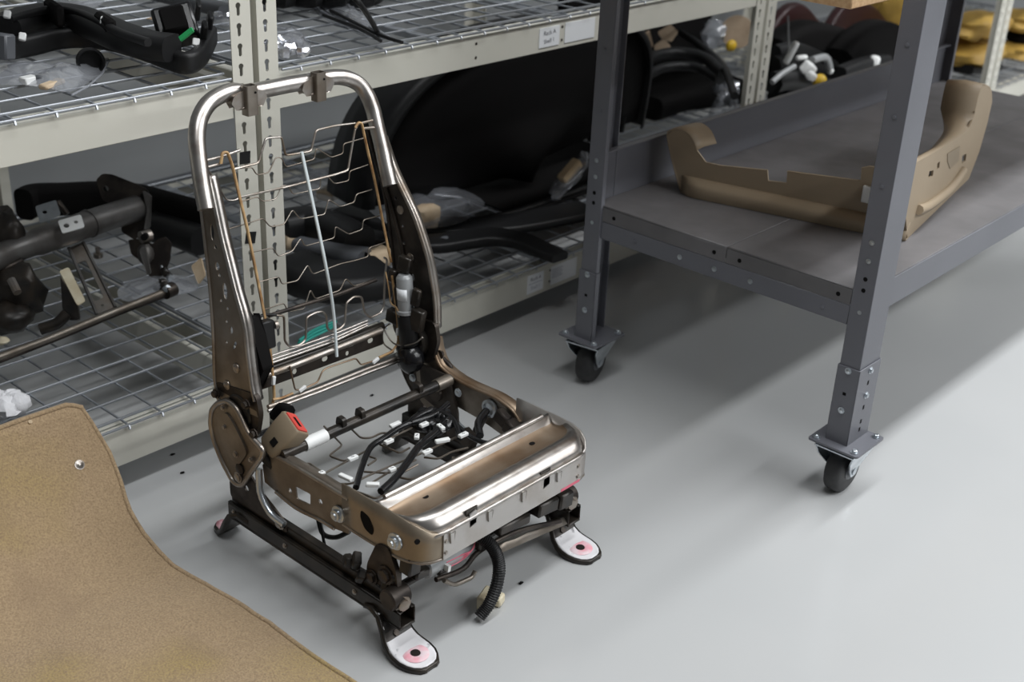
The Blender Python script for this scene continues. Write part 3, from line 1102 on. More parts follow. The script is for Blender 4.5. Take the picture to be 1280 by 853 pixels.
# front plate with two slots
sl = []
for c in ((589, 648), (681, 600)):
    q = P(*c, y=1.262)
    sl.append(arc_pts([(q.x - .008, q.z - .015), (q.x + .009, q.z - .011), (q.x + .009, q.z + .016), (q.x - .008, q.z + .012)], .002))
fp = MB().prism([[(1.286, .2035), (1.655, .2035), (1.655, .256), (1.286, .256)]] + [s_[::-1] for s_ in sl], lambda u, v, w: (u, 1.2575 + w, v), .0025).build('cushion_front_plate', 'steel_panel', seat, bevel=.0006)
for x in [P(a, b, y=1.2575).x for a, b in ((565, 645), (612.5, 622), (655, 598), (699, 574))]:
    MB().prism([[(-.005, 0), (.005, 0), (.003, -.022), (-.003, -.022)]], lambda u, v, w: (x + u, 1.2575 - w, .2545 + v), .004).build('stiffening_rib', 'steel_panel', fp, bevel=.0015)
for x0 in (1.292, 1.649):
    for z in (.217, .240):
        bolt(fp, (x0, 1.2574, z), (0, -1, 0), .0035, .002, 'steel')
for s_ in sl:
    cx = sum(a for a, b in s_) / len(s_)
    cz = sum(b for a, b in s_) / len(s_)
    MB().bb(cx - .014, cx + .014, 1.2615, 1.264, cz - .020, cz + .020).build('slot_backing', 'black_metal', fp)
    MB().prism([[(cx - .007, cz + .0), (cx + .003, cz + .010), (cx - .007, cz + .011)]], lambda u, v, w: (u, 1.2605 + w, v), .001).build('slot_clip', 'yellow_plastic' if cx > 1.5 else 'grey_plastic', fp)
MB().bb(1.60, 1.655, 1.2568, 1.2574, .2036, .2090).build('paint_smear', 'pink_wire', fp)

# right side member: deep curved bracket with rusty top flange
X1 = 1.704
top = [(540, 424), (543, 440), (550, 457), (564, 470), (580, 480), (600, 489), (620, 498), (640, 513), (650, 528)]
bot = [(652, 548), (637, 551), (612, 533), (597, 523), (567, 506), (540, 520), (525, 500), (520, 465), (528, 430)]
rm = MB().prism([YZ(top, X1) + YZ(bot, X1)], lambda u, v, w: (X1 + w, u, v), .003).build('cushion_side_member', 'steel_brown', seat)
e = smooth_path(PX(top, X1), 4)
MB().tube(e, .004, 8).build('rolled_edge', 'rust', rm, smooth=70)
MB().grid([[q, q + V((.012, 0, .004)), q + V((.028, -.002, -.001))] for q in e]).build('flange', 'rust', rm, smooth=60, solid=.003)
q = P(547, 492, x=1.690)
MB().lathe((1.702, q.y, q.z), (-1, 0, 0), [(.036, 0), (.036, .004), (.030, .006), (.028, .012), (.018, .014), (.016, .020)], 24).build('pivot_disc', 'steel_dark', seat)
MB().prism([arc_pts(YZ([(525, 455), (560, 470), (572, 515), (573, 545), (560, 548), (552, 515), (528, 495)], 1.692), .006)], lambda u, v, w: (1.690 + w, u, v), .006).build('pivot_link', 'steel_dark', seat, bevel=.001)
for c in ((556, 518), (573, 491), (516, 472)):
    bolt(seat, P(*c, x=1.688), (-1, 0, 0), .0065, .005, 'zinc')
q = P(610, 512, x=1.694)
MB().lathe((1.702, q.y, q.z), (-1, 0, 0), [(.020, 0), (.020, .006), (.014, .008), (.013, .004)], 18).build('bearing_ring', 'zinc', seat)
for c, s_ in (((640, 535), (.03, .03, .03)), ((628, 523), (.02, .035, .03)), ((585, 548), (.03, .04, .03)), ((600, 530), (.016, .016, .05))):
    MB().box(P(*c, x=1.685), s_, rot(20, 5, 0)).build('pivot_bracket', 'steel_dark', seat, bevel=.004)

# cross tube of the cushion
a, b = P(372, 565, y=1.65), P(552, 484, y=1.65)
a, b = V((1.262, 1.65, a.z)), V((1.694, 1.65, a.z))
zt_ = .262
ct = MB().cyl((1.246, 1.648, zt_), (1.694, 1.648, zt_), .0115, 18).build('cross_tube', 'black_metal', seat, smooth=50)
MB().cyl((1.300, 1.648, zt_), (1.352, 1.648, zt_), .0135, 18).build('white_sleeve', 'white_plastic', ct)
MB().cyl((1.650, 1.648, zt_), (1.690, 1.648, zt_), .0135, 18).build('tube_collar', 'steel_brown', ct)
for x in (1.388, 1.437, 1.594):
    MB().prism([arc_pts([(-.012, 0), (.012, 0), (.010, .018), (-.008, .020)], .005)], lambda u, v, w: (x + w, 1.648 - u, zt_ + .006 + v), .010).build('spring_hook', 'black_metal', ct)


# cushion spring wires and wiring, all hung just under the frame top
def Z24(a, b, z=.243):
    return P(a, b, z=z)


W = lambda pts, r, name, m, z=.243, rc=.008, n=6: MB().tube(round_path(PZ(pts, z), rc), r, n).build(name, m, seat, smooth=60)
W([(405, 533), (428, 557), (411, 570), (430, 577), (440, 573)], .0021, 'cushion_spring', 'steel_brown')
W([(428, 526), (451, 548), (463, 548), (478, 541), (492, 543)], .0021, 'cushion_spring', 'steel_brown')
W([(376, 583), (386, 579), (402, 590)], .0021, 'cushion_spring', 'steel_brown')
W([(402, 594), (441, 573), (470, 557), (488, 548), (515, 535)], .0021, 'cushion_spring', 'steel_brown')
W([(410, 606), (440, 605), (460, 595), (500, 578), (520, 570), (572, 546)], .0021, 'cushion_spring', 'steel_brown')
W([(455, 590), (486, 592), (520, 575)], .0021, 'cushion_spring', 'steel_brown')
W([(458, 608), (487, 590)], .0021, 'cushion_spring', 'steel_brown')
W([(462, 571), (472, 574), (460, 582)], .0021, 'cushion_spring', 'steel_brown')
W([(475, 556), (500, 567), (512, 560)], .0021, 'cushion_spring', 'steel_brown')
W([(522, 581), (500, 593), (498, 597), (514, 600), (540, 590), (557, 593)], .0021, 'cushion_spring', 'steel_brown')
W([(566, 572), (566, 576), (590, 583), (605, 577)], .0021, 'cushion_spring', 'steel_brown')
W([(530, 572), (548, 574), (565, 565), (585, 560)], .0021, 'cushion_spring', 'steel_brown')
W([(430, 611), (452, 617), (470, 624), (488, 614)], .0024, 'cushion_spring', 'steel')
for pts, r in (([(560, 505), (540, 520), (503, 533), (480, 548), (463, 560), (452, 585), (445, 610)], .0062),
               ([(560, 525), (545, 540), (524, 558), (508, 580), (492, 600), (476, 615)], .0075),
               ([(490, 628), (520, 612), (560, 594), (600, 574), (640, 560)], .0042),
               ([(575, 548), (570, 530), (560, 520), (540, 512)], .006),
               ([(540, 512), (520, 522), (512, 530)], .007), ([(560, 520), (580, 540), (600, 552), (625, 557)], .005),
               ([(600, 545), (598, 528), (608, 514)], .008)):
    MB().tube(smooth_path(PZ(pts, .252), 4), r, 8).build('wiring_loom', 'black_gloss', seat, smooth=60)
for k in range(8):
    c = (532 + 9 * (k % 4) + random.uniform(-3, 3), 520 + 14 * (k // 4) + random.uniform(-4, 4))
    MB().blob(P(*c, z=.245), (.018, .015, .012), amp=.5, freq=2.5, n=8, seed=k).build('loom_bundle', 'black_gloss', seat, smooth=60)
for c, ang, L in (((441, 573), 30, .022), ((486, 552), 30, .020), ((530, 531), 30, .020), ((534, 565), 30, .022), ((579, 544), 30, .022), ((402, 592), 30, .013),
                  ((490, 587), 30, .015), ((521, 546), 75, .017), ((551, 534), 110, .02), ((466, 606), -12, .024), ((553, 551), 10, .030), ((494, 531), 30, .026), ((432, 597), -50, .03)):
    p = P(*c, z=.258)
    tm = MB().box(p, (L, .010, .007), rot(0, 0, ang - 32)).build('tape_marker', 'white_plastic', seat, bevel=.0012)
    if L < .024:
        MB().box(p + V((0, 0, .0037)), (.006, .0014, .0006), rot(0, 0, ang - 62)).build('pen_mark', 'ink', tm)
p = P(558, 552, z=.225)

# seat belt buckle
q = P(357, 543, x=1.272)
dirb = (V((.55, -.38, .74))).normalized()
side = V((-.10, -1, -.35))
side = (side - dirb * side.dot(dirb)).normalized()
nrm = dirb.cross(side)
RB = Matrix((side, nrm, dirb)).transposed()
bk = MB()
secs = [(-.046, .020, .013), (-.038, .026, .0175), (0, .0295, .0200), (.028, .030, .0200), (.031, .028, .0185)]
rws = []
for h, a_, b_ in secs:
    rws.append([q + RB @ V((u, v, h)) for u, v in rrect(-a_, a_, -b_, b_, .006, 3)])
bk.grid(rws, closed_u=True)
bk.face(*range(len(bk.v) - 16, len(bk.v)))
bk.face(*range(16))
bo = bk.build('belt_buckle', 'buckle_tan', seat, smooth=40)
MB().prism([rrect(-.0235, .0235, -.0145, .0145, .003)], lambda u, v, w: q + RB @ V((u, v, .0305 + w)), .003).build('release_button', 'red_plastic', bo)
MB().prism([rrect(-.012, .013, -.004, .003, .001)], lambda u, v, w: q + RB @ V((u, v, .0337 + w)), .0006).build('tongue_slot', 'black_soft', bo)
MB().box(q + RB @ V((.006, -.0200, -.020)), (.014, .002, .014), RB).build('button_recess', 'black_soft', bo)
MB().tube(smooth_path([q + RB @ V((0, 0, -.034)), q + RB @ V((-.006, .0, -.06)), V((1.258, 1.672, .21)), V((1.252, 1.66, .17))], 5), .011, 10).build('buckle_stalk', 'black_plastic', seat, smooth=60)
MB().tube(smooth_path([P(345, 520, x=1.31), P(352, 512, x=1.31), P(362, 516, x=1.31)], 3), .014, 8).build('cable_boot', 'black_soft', seat, smooth=60)

# tracks, risers and feet
for sg in (-1, 1):
    xc = SX + sg * .231
    rl = MB().bb(xc - .019, xc + .019, 1.300, 1.800, .060, .066)
    for d in (-1, 1):
        a_, b_ = sorted((xc + d * .019, xc + d * .016))
        rl.bb(a_, b_, 1.300, 1.800, .066, .096)
        a_, b_ = sorted((xc + d * .019, xc + d * .010))
        rl.bb(a_, b_, 1.300, 1.800, .096, .099)
    rail = rl.build('track_rail', 'black_metal', seat, bevel=.002)
    up = MB().bb(xc - .009, xc + .009, 1.345, 1.80, .070, .118).build('sliding_rail', 'black_metal', seat, bevel=.002)
    for y in (1.42, 1.62, 1.78):
        bolt(rail, (xc - .0192, y, .082), (-1, 0, 0), .004, .003, 'steel')
    # rear riser plate and link bar
    xo = xc - sg * -.010
    rr_ = MB().prism([arc_pts([(1.80, .105), (1.80, .150), (1.770, .188), (1.735, .190), (1.700, .165), (1.628, .128), (1.620, .105)], .012), circ(1.745, .150, .007)[::-1]],
                     lambda u, v, w: (xc + sg * .011 + w, u, v), .004).build('rear_riser', 'steel_dark', seat, bevel=.001)
    bolt(rr_, (xc + sg * .013, 1.640, .121), (sg, 0, 0), .009, .006, 'steel')
    bolt(rr_, (xc + sg * .013, 1.745, .20), (sg, 0, 0), .012, .012, 'steel_dark')
    MB().tube(round_path([(xc + sg * .012, 1.700, .215), (xc + sg * .020, 1.690, .165), (xc + sg * .022, 1.655, .136), (xc + sg * .018, 1.62, .13)], .02), .007, 8).build('link_bar', 'zinc', seat, smooth=60)
    # front lift bracket
    fb = MB().prism([arc_pts([(1.405, .104), (1.400, .150), (1.375, .205), (1.345, .210), (1.325, .170), (1.315, .105)], .010)], lambda u, v, w: (xc - .006 + w, u, v), .010).build('front_riser', 'steel_dark', seat, bevel=.001)
    for yy, zz, r in ((1.385, .128, .010), (1.350, .150, .013), (1.335, .118, .009)):
        bolt(fb, (xc - .007, yy, zz), (-1, 0, 0), r, .008, 'steel_dark')
    MB().cyl((xc - .028, 1.325, .118), (xc + .016, 1.325, .118), .021, 18).build('pivot_bush', 'steel_dark', seat, bevel=.003)
    bolt(seat, (xc - .006, 1.308, .110), (-.3, -1, 0), .011, .008, 'steel')
    for k in range(7):
        MB().box((xc + random.uniform(-.02, .015), 1.335 + .018 * k, .125 + random.uniform(-.008, .025)), (.022, .016, .02 + .01 * (k % 2)), rot(10 * k, 14 * k, 20 * k)).build('lift_mechanism', 'black_metal', seat, bevel=.003)
    # front foot
    prf = [(1.395, .070, .018), (1.375, .078, .021), (1.352, .070, .024), (1.336, .048, .027), (1.325, .030, .030), (1.312, .019, .033), (1.298, .0145, .0355), (1.282, .0125, .036), (1.266, .0115, .033),
           (1.254, .011, .027), (1.246, .0108, .018), (1.2425, .0108, .007)]

    def footgrid(dw, dz, y_shift=0.0, lo_=0):
        R_ = []
        for y, z, h in prf[lo_:]:
            h = max(.002, h + dw)
            R_.append([V((xc + h * t_, y + y_shift * (1 if h < .03 else 0), z + dz + (.006 * (abs(t_) ** 4) if z > .03 else .0008 * abs(t_) ** 4))) for t_ in (-1, -.85, -.5, 0, .5, .85, 1)])
        return R_
    ft = MB().grid(footgrid(.005, -.0058, -.004)).build('front_foot', 'black_metal', seat, smooth=50, solid=.009)
    MB().grid(footgrid(0, -.0008, 0, 2)).build('foot_pad', 'pad_white', ft, smooth=50, solid=.0022)
    MB().lathe((xc, 1.280, .0128), (0, 0, 1), [(.0255, 0), (.0240, .0012), (.011, .0016), (.0095, .0010), (.0095, 0)], 22).build('foot_washer', 'pad_pink', ft)
    MB().cyl((xc, 1.280, .0126), (xc, 1.280, .0150), .0088, 16).build('foot_hole', 'steel_dark', ft)
    MB().cyl((xc - .004, 1.327, .034), (xc - .004, 1.324, .0365), .006, 10).build('foot_hole', 'steel_dark', ft)
    # rear foot
    prf2 = [(1.735, .078, .020), (1.765, .082, .024), (1.790, .070, .026), (1.806, .046, .027), (1.818, .022, .027), (1.834, .0095, .026), (1.852, .007, .020), (1.862, .007, .008)]
    R_ = [[V((xc + h * t_, y, z)) for t_ in (-1, -.5, 0, .5, 1)] for y, z, h in prf2]
    rf_ = MB().grid(R_).build('rear_foot', 'black_metal', seat, smooth=50, solid=.010)
    if sg < 0:
        R_ = [[V((xc + h * .75 * t_, y, z + .006)) for t_ in (-1, 0, 1)] for y, z, h in prf2[5:]]
        MB().grid(R_).build('foot_pad', 'pad_pink', rf_, smooth=50, solid=.002)

# front cross bars, lift motor, conduit and loose wiring under the cushion
MB().cyl((1.25, 1.33, .128), (1.70, 1.33, .128), .008, 12).build('torsion_bar', 'black_metal', seat)
lm = MB().tube([P(527, 712, y=1.325), P(530, 710, y=1.325), P(582, 684, y=1.325), P(592, 679, y=1.325)], [.014, .021, .021, .016], 18).build('lift_motor', 'motor_grey', seat, smooth=45)
for c, s_ in (((513, 704), (.03, .03, .04)), ((525, 716), (.035, .02, .02)), ((552, 713), (.028, .014, .014)), ((600, 676), (.03, .03, .03)), ((640, 655), (.09, .02, .022)), ((680, 632), (.06, .03, .03)), ((700, 622), (.04, .04, .035))):
    MB().box(P(*c, y=1.31), s_, rot(0, 6, 0)).build('lift_linkage', 'black_metal', seat, bevel=.004)
MB().box(P(559, 710, y=1.300), (.007, .012, .012), rot(0, 8, 0)).build('tape_marker', 'white_plastic', seat)
for dz in (0, .006, -.006):
    MB().tube(smooth_path([P(558, 707, y=1.305) + V((0, 0, dz)), P(576, 698, y=1.305) + V((0, 0, dz)), P(590, 688, y=1.30), P(594, 676, y=1.31), P(594, 668, y=1.33)], 4), .0013, 6).build('pink_wire', 'pink_wire', seat, smooth=60)
wr = [P(545, 725, y=1.30), P(578, 712, y=1.30), P(596, 692, y=1.30), P(622, 676, y=1.30), P(655, 662, y=1.30), P(700, 652, y=1.30)]
MB().tube(smooth_path(wr, 4), .0050, 8).build('linkage_rod', 'steel_dark', seat, smooth=60)
rw = []
for k, t_ in enumerate([0, .15, .3, .45, .6, .75, .9, 1]):
    q = P(lerp(617, 702, t_), lerp(690, 653, t_), y=1.315)
    rw.append([q + V((0, -.014, .002)), q + V((0, -.004, .010 + .003 * (k % 2))), q + V((0, .012, .004))])
MB().grid(rw).build('stamped_bracket', 'steel_brown', seat, smooth=30, solid=.003)
MB().tube(round_path([P(555, 726, y=1.29), P(568, 732, y=1.29), P(590, 722, y=1.29), P(594, 714, y=1.29)], .012), .0045, 8).build('linkage_rod', 'steel_brown', seat, smooth=60)
cp = smooth_path([P(598, 671, y=1.30), P(612, 680, y=1.285), P(621, 695, y=1.275), P(624, 712, y=1.268), P(620, 735, y=1.266), P(611, 756, y=1.268), P(599, 772, z=.012)], 14)
MB().tube(cp, [.0125 if k % 2 else .0108 for k in range(len(cp))], 12).build('corrugated_conduit', 'black_plastic', seat, smooth=25)
q = P(610, 757, z=.014)
pl_ = MB().box(q + V((.012, .014, .001)), (.046, .026, .029), rot(0, 0, 20)).build('cable_plug', 'cream_plastic', seat, bevel=.004, seg=2)
MB().box(q + V((.030, .002, -.003)), (.026, .020, .020), rot(0, 0, 20)).build('plug_boot', 'cream_plastic', pl_, bevel=.003)
wb = smooth_path([P(398, 650, x=1.30), P(404, 668, x=1.30), P(420, 672, x=1.30), P(436, 665, x=1.30)], 5)
MB().tube(wb, .005, 8).build('black_cable', 'black_plastic', seat, smooth=60)
MB().tube(smooth_path([P(400, 652, x=1.28), P(408, 690, x=1.28), P(420, 715, x=1.27)], 5), .003, 8).build('black_cable', 'black_plastic', seat, smooth=60)

# ------------------------------------------------------------------ moulded car carpet
CY = [(0.50, .012), (1.70, .012), (1.78, .014), (1.86, .040), (1.94, .100), (2.0, .165), (2.04, .220), (2.072, .275)]
CE = [(0.50, 1.13), (1.303, 1.116), (1.382, 1.110), (1.496, 1.112), (1.612, 1.109), (1.698, 1.098), (1.795, 1.085), (1.855, 1.082), (1.918, 1.081), (1.973, 1.095), (2.013, 1.099), (2.051, 1.092), (2.072, 1.083)]


def interp(tab, t):
    if t <= tab[0][0]:
        return tab[0][1]
    for (a, b), (c, d) in zip(tab, tab[1:]):
        if t <= c:
            return lerp(b, d, (t - a) / (c - a))
    return tab[-1][1]


def carpet_z(x, y):
    z = interp(CY, y)
    z = (interp(CY, y - .02) + 2 * z + interp(CY, min(y + .02, 2.072))) / 4 if y < 2.05 else z
    e = interp(CE, y) - x
    k = min(1, e / .08)
    z += k * (.030 * math.exp(-((y - 1.72) / .16) ** 2) * (.6 + .4 * sin(x * 5)) + .010 * noise.noise(V((x * 4, y * 4, 1))) + .012 * math.exp(-((y - 1.38) / .12) ** 2 - ((x - .72) / .3) ** 2))
    return z


carpet = thing('car_carpet', 'tan moulded car floor carpet lying in front of the rack with its end propped up', 'carpet', (0.6, 1.3, 0))
ys = [0.50 + .045 * i for i in range(22)] + [1.50 + .022 * i for i in range(26)] + [2.06, 2.072]
NXC = 34
rows = []
for y in ys:
    xe = interp(CE, y) + .004 * noise.noise(V((0, y * 22, 3)))
    r = []
    for j in range(NXC + 1):
        t = (j / NXC) ** 1.5
        x = lerp(xe, -0.25, t)
        cut = 0.0
        if y > 2.0 and xe - x < .03:          # clipped corner
            cut = (.03 - (xe - x)) * (y - 2.0) / .072 * .5
        r.append(V((x - cut * .3, y - cut * .5, max(carpet_z(x, y) - cut, .006))))
    rows.append(r)
MB().grid(rows).build('pile_surface', 'carpet', carpet, smooth=80, solid=.010)
MB().tube([r[0] + V((-.004, 0, .004)) for r in rows], .0055, 6).build('bound_edge', 'carpet', carpet, smooth=70)
MB().tube([p + V((0, -.003, 0)) for p in rows[-1]], .0055, 6).build('bound_edge', 'carpet', carpet, smooth=70)
q = P(98, 553, y=1.995)
q = V((q.x, 2.003, 0))
q.z = carpet_z(q.x, 2.003) + .006
MB().lathe(q, V((0, -.75, .55)), [(.011, 0), (.010, .003), (.006, .0035), (.004, .005)], 14).build('snap_button', 'steel', carpet)
MB().cyl(P(36, 530, y=2.02) + V((0, -.004, .004)), P(36, 530, y=2.02) + V((0, -.008, .008)), .004, 8).build('snap_hole', 'foam_tan', carpet)

# ------------------------------------------------------------------ tan plastic seat valance on the bench shelf
val = thing('seat_valance', 'tan plastic seat surround trim lying on the bench shelf', 'trim panel', (2.75, 1.3, ZS))
A_, B_ = P(851, 241, z=ZS), P(1134, 299, z=ZS)
uf = (B_ - A_).normalized()
nf = V((-uf.y, uf.x, 0))


def PF(px, py, off=0.0):
    return PP(px, py, A_ + nf * off, nf)


def onplane(pts, org, u, f):
    out = []
    for p in pts:
        q = f(*p)
        out.append(((q - org).dot(u), max(q.z - ZS, .0005)))
    return out


front = [(851, 243), (842, 208), (834, 170), (840, 163), (853, 163), (864, 172), (871, 188), (882, 203), (900, 207), (959, 213), (960, 226), (983, 229), (984, 214), (1076, 226), (1077, 210), (1086, 208), (1128, 214), (1134, 300)]
fl = onplane(front, A_, uf, PF)
fw = MB().prism([fl], lambda u, v, w: A_ + uf * u + nf * w + V((0, 0, v)), .005).build('front_wall', 'tan_plastic', val, bevel=.0015)
# bulged lower apron in front of the wall
rows = []
Lf_ = (B_ - A_).length
for k in range(25):
    t = k / 24
    e = min(1, t / .08, (1 - t) / .02 + .6)
    e = max(0, e) ** .5
    c = A_ + uf * (Lf_ * t)
    h = lerp(.034, .028, t)
    b_ = .024 * e
    rows.append([c + V((0, 0, h + .012)), c - nf * b_ * .35 + V((0, 0, h + .006)), c - nf * b_ * .8 + V((0, 0, h)), c - nf * b_ + V((0, 0, h - .008)), c - nf * b_ + V((0, 0, .012)), c - nf * b_ * .9 + V((0, 0, .002)), c + V((0, 0, .001))])
MB().grid(rows).build('apron', 'tan_plastic', val, smooth=60, solid=.003)
D_ = P(1213, 222, z=ZS)
us = (D_ - B_).normalized()
ns = V((-us.y, us.x, 0))


def PS(px, py):
    return PP(px, py, B_, ns)


edge_out = [(1134, 300), (1150, 290), (1170, 276), (1192, 253), (1211, 224), (1224, 190), (1234, 155), (1240, 128), (1239, 113), (1233, 107), (1227, 107)]
edge_in = [(1222, 125), (1217, 148), (1210, 162), (1198, 172), (1175, 187), (1150, 201), (1128, 214)]
so, si = onplane(edge_out, B_, us, PS), onplane(edge_in, B_, us, PS)
recess = onplane([(1184, 202), (1184, 192), (1199, 183), (1198, 201), (1187, 211)], B_, us, PS)
slot = onplane([(1202, 205), (1203, 195), (1208, 192), (1207, 201)], B_, us, PS)
h1 = onplane([(1160, 223), (1162, 214), (1167, 213), (1166, 220)], B_, us, PS)
h2 = onplane([(1171, 212), (1172, 204), (1175, 202), (1174, 210)], B_, us, PS)
sw = MB().prism([so + si, slot[::-1], h1[::-1], h2[::-1]], lambda u, v, w: B_ + us * u + ns * w + V((0, 0, v)), .005).build('side_wall', 'tan_plastic', val, bevel=.0015)
MB().prism([recess], lambda u, v, w: B_ + us * u + ns * (w - .0015) + V((0, 0, v)), .001).build('switch_recess', 'buckle_tan', sw)
# turned-in return along the raised end and the top edge
rows = []
for k, p in enumerate(smooth_path([B_ + us * u + V((0, 0, v)) for u, v in (so[-4:] + si)], 3)):
    w = .085 if k < 14 else lerp(.085, .02, min(1, (k - 14) / 10))
    rows.append([p, p + ns * w * .5 + V((0, 0, .002)), p + ns * w + V((0, 0, -.004))])
MB().grid(rows).build('return_edge', 'tan_plastic', sw, smooth=60, solid=.004)
bp_ = onplane([(1160, 268), (1200, 232)], B_, us, PS)
MB().tube(smooth_path([B_ + us * u - ns * .004 + V((0, 0, v)) for u, v in onplane([(1146, 262), (1160, 256), (1185, 236), (1202, 213)], B_, us, PS)], 4), .012, 8).build('moulded_bulge', 'tan_plastic', sw, smooth=70)
# short left return wall
rows = []
for p in smooth_path([A_ + uf * u + V((0, 0, v)) for u, v in fl[0:7]], 3):
    rows.append([p, p + V((.03, .004, .001)), p + V((.09, .004, -.002))])
MB().grid(rows).build('side_return', 'tan_plastic', val, smooth=60, solid=.004)
p = PF(1083, 243, -.008)
MB().box(p, (.008, .020, .040), rot(0, 0, 12)).build('white_clip', 'white_plastic', val, bevel=.002)

# ------------------------------------------------------------------ things on the racks
DL, DU = 0.1715, 0.8535


def sweep(mb, path, section, scale=None, up=V((0, 0, 1))):
    """section: list of (side, up); path of points"""
    L = len(path)
    rows = []
    for i, p in enumerate(path):
        d = (path[min(i + 1, L - 1)] - path[max(i - 1, 0)]).normalized()
        s = d.cross(up).normalized()
        u = s.cross(d)
        k = scale[i] if scale else 1.0
        rows.append([p + s * a * k + u * b * k for a, b in section])
    b0 = len(mb.v)
    mb.grid(rows, closed_u=True)
    n = len(section)
    mb.face(*range(b0, b0 + n))
    mb.face(*range(b0 + (L - 1) * n, b0 + L * n))
    return mb


def rsec(w, h, r=None, n=2):
    r = min(w, h) * .3 if r is None else r
    return rrect(-w / 2, w / 2, -h / 2, h / 2, r, n)


def bag(name, label, pts, z, h, m, seed=0, cat='plastic bag', group=None, f=None):
    P3 = pts if f is None else f(pts)
    P3 = smooth_path([V(p) for p in P3], 3, closed=True)
    c = sum(P3, V((0, 0, 0))) / len(P3)
    t = thing(name, label, cat, (c.x, c.y, z), group)
    rows_ = []
    for t_ in (0, .06, .2, .4, .6, .8, .97):
        r_ = []
        for p in P3:
            q = p.lerp(c, t_)
            hh = h * (1 - (1 - t_) ** 2.2) * (.75 + .5 * noise.noise(q * 14 + V((seed, 0, 0))))
            hh += .010 * t_ ** .3 * noise.noise(q * 38 + V((0, seed, 0))) * (1 if t_ > 0 else 0)
            r_.append(V((q.x, q.y, z + .002 + max(hh, 0) + (.004 if t_ == 0 else 0))))
        rows_.append(r_)
    g = MB().grid(rows_, closed_u=True)
    g.build('film', m, t, smooth=50)
    return t


def PZs(z):
    return lambda pts: PZ(pts, z)


# --- upper level, first bay
dt = thing('dashboard_duct', 'black curved plastic dashboard duct with a green sticker on the upper wire shelf', 'car part', (1.45, 2.42, DU))
path = smooth_path([P(a, b, z=.885) for a, b in ((8, 62), (40, 56), (75, 48), (110, 47), (145, 52), (180, 62), (210, 73), (232, 79), (248, 72), (258, 57), (264, 44))], 4)
sweep(MB(), path, rsec(.026, .044, .010, 3)).build('duct_tube', 'black_plastic', dt, smooth=60)
path = smooth_path([P(a, b, z=.915) for a, b in ((5, 36), (30, 26), (60, 20), (90, 22), (120, 32), (150, 45), (185, 56), (215, 60))], 4)
sweep(MB(), path, rsec(.075, .05, .02, 3)).build('duct_shell', 'black_plastic', dt, smooth=60)
path = smooth_path([P(a, b, z=.938) for a, b in ((12, 24), (35, 17), (60, 12), (90, 14), (120, 25), (150, 41), (185, 53))], 4)
sweep(MB(), path, rsec(.016, .016, .006, 3)).build('shell_ridge', 'black_plastic', dt, smooth=60)
for c in ((68, 16), (132, 33)):
    MB().box(P(*c, z=.932), (.022, .085, .045), rot(0, 0, -15)).build('shell_band', 'black_soft', dt, bevel=.006)
bx = MB().box(P(220, 33, z=.915), (.085, .065, .075), rot(-35, -12, -30)).build('connector_housing', 'black_gloss', dt, bevel=.008, seg=2)
MB().box(P(218, 28, z=.94), (.05, .05, .05), rot(-35, -12, -30)).build('connector_shroud', 'black_soft', bx, bevel=.004)
for c in ((247, 13), (262, 28), (255, 40)):
    MB().box(P(*c, z=.92), (.012, .03, .04), rot(20, 10, -30)).build('latch_tab', 'black_plastic', bx, bevel=.003)
gp = P(233, 43, z=.95)
Rg = Matrix((RGT, -FWD.cross(RGT), -FWD)).transposed()
Rg = rot(-48, 0, -48)
MB().box(gp, (.032, .005, .010), rot(-40, -38, -45)).build('green_sticker', 'green_label', bx)
MB().lathe(P(112, 76, z=.872), V((-.4, -.9, .15)), [(.022, 0), (.027, .004), (.027, .030), (.024, .034), (.022, .032), (.020, .010)], 22).build('rubber_cap', 'black_plastic', dt)
for c, z_ in (((9, 18), .95), ((130, 26), .945), ((28, 46), .91), ((156, 51), .912), ((245, 53), .91)):
    MB().box(P(*c, z=z_), (.014, .010, .016), rot(-30, 10, -40)).build('clip', 'white_plastic', dt, bevel=.002)
MB().box(P(4, 58, z=.90), (.03, .04, .05), rot(0, 10, 20)).build('end_bracket', 'grey_plastic', dt, bevel=.004)

b1 = bag('parts_bag', 'clear zip bag holding small parts at the front of the upper wire shelf', [(-8, 84), (30, 80), (70, 84), (112, 80), (136, 76), (132, 90), (112, 106), (88, 119), (60, 114), (30, 110), (-8, 108)], DU, .022, 'hazy_bag', 1, f=PZs(DU))
MB().tube([P(a, b, z=DU + .012) for a, b in ((136, 76), (128, 92), (110, 108), (90, 119))], .0022, 6).build('zip_edge', 'hazy_bag', b1)
MB().box(P(36, 100, z=DU + .01), (.03, .022, .014), rot(0, 0, 10)).build('small_box', 'white_plastic', b1, bevel=.002)
MB().box(P(65, 105, z=DU + .008), (.06, .02, .010), rot(0, 0, 25)).build('tan_strip', 'foam_tan', b1, bevel=.003)
MB().box(P(52, 98, z=DU + .010), (.03, .02, .014), rot(0, 0, 40)).build('dark_clip', 'grey_plastic', b1, bevel=.002)
b2 = bag('parts_bag', 'clear bag of chrome hardware beside the first cream post, upper shelf', [(262, 2), (292, 4), (296, 20), (286, 36), (268, 30), (255, 14)], DU, .03, 'clear_bag', 4, f=PZs(DU))
for k in range(4):
    MB().blob(P(268 + 6 * k, 12 + 7 * (k % 2), z=DU + .014), (.016, .012, .010), amp=.4, n=8, seed=k).build('chrome_fitting', 'foil', b2, smooth=40)
b3 = bag('parts_bag', 'clear plastic bag lying behind the black dashboard duct', [(60, -12), (100, -14), (128, -6), (130, 6), (112, 14), (80, 8)], DU, .03, 'hazy_bag', 6, f=PZs(DU))
MB().box(P(98, -2, z=DU + .012), (.05, .03, .015), rot(0, 0, 30)).build('small_part', 'white_plastic', b3, bevel=.003)
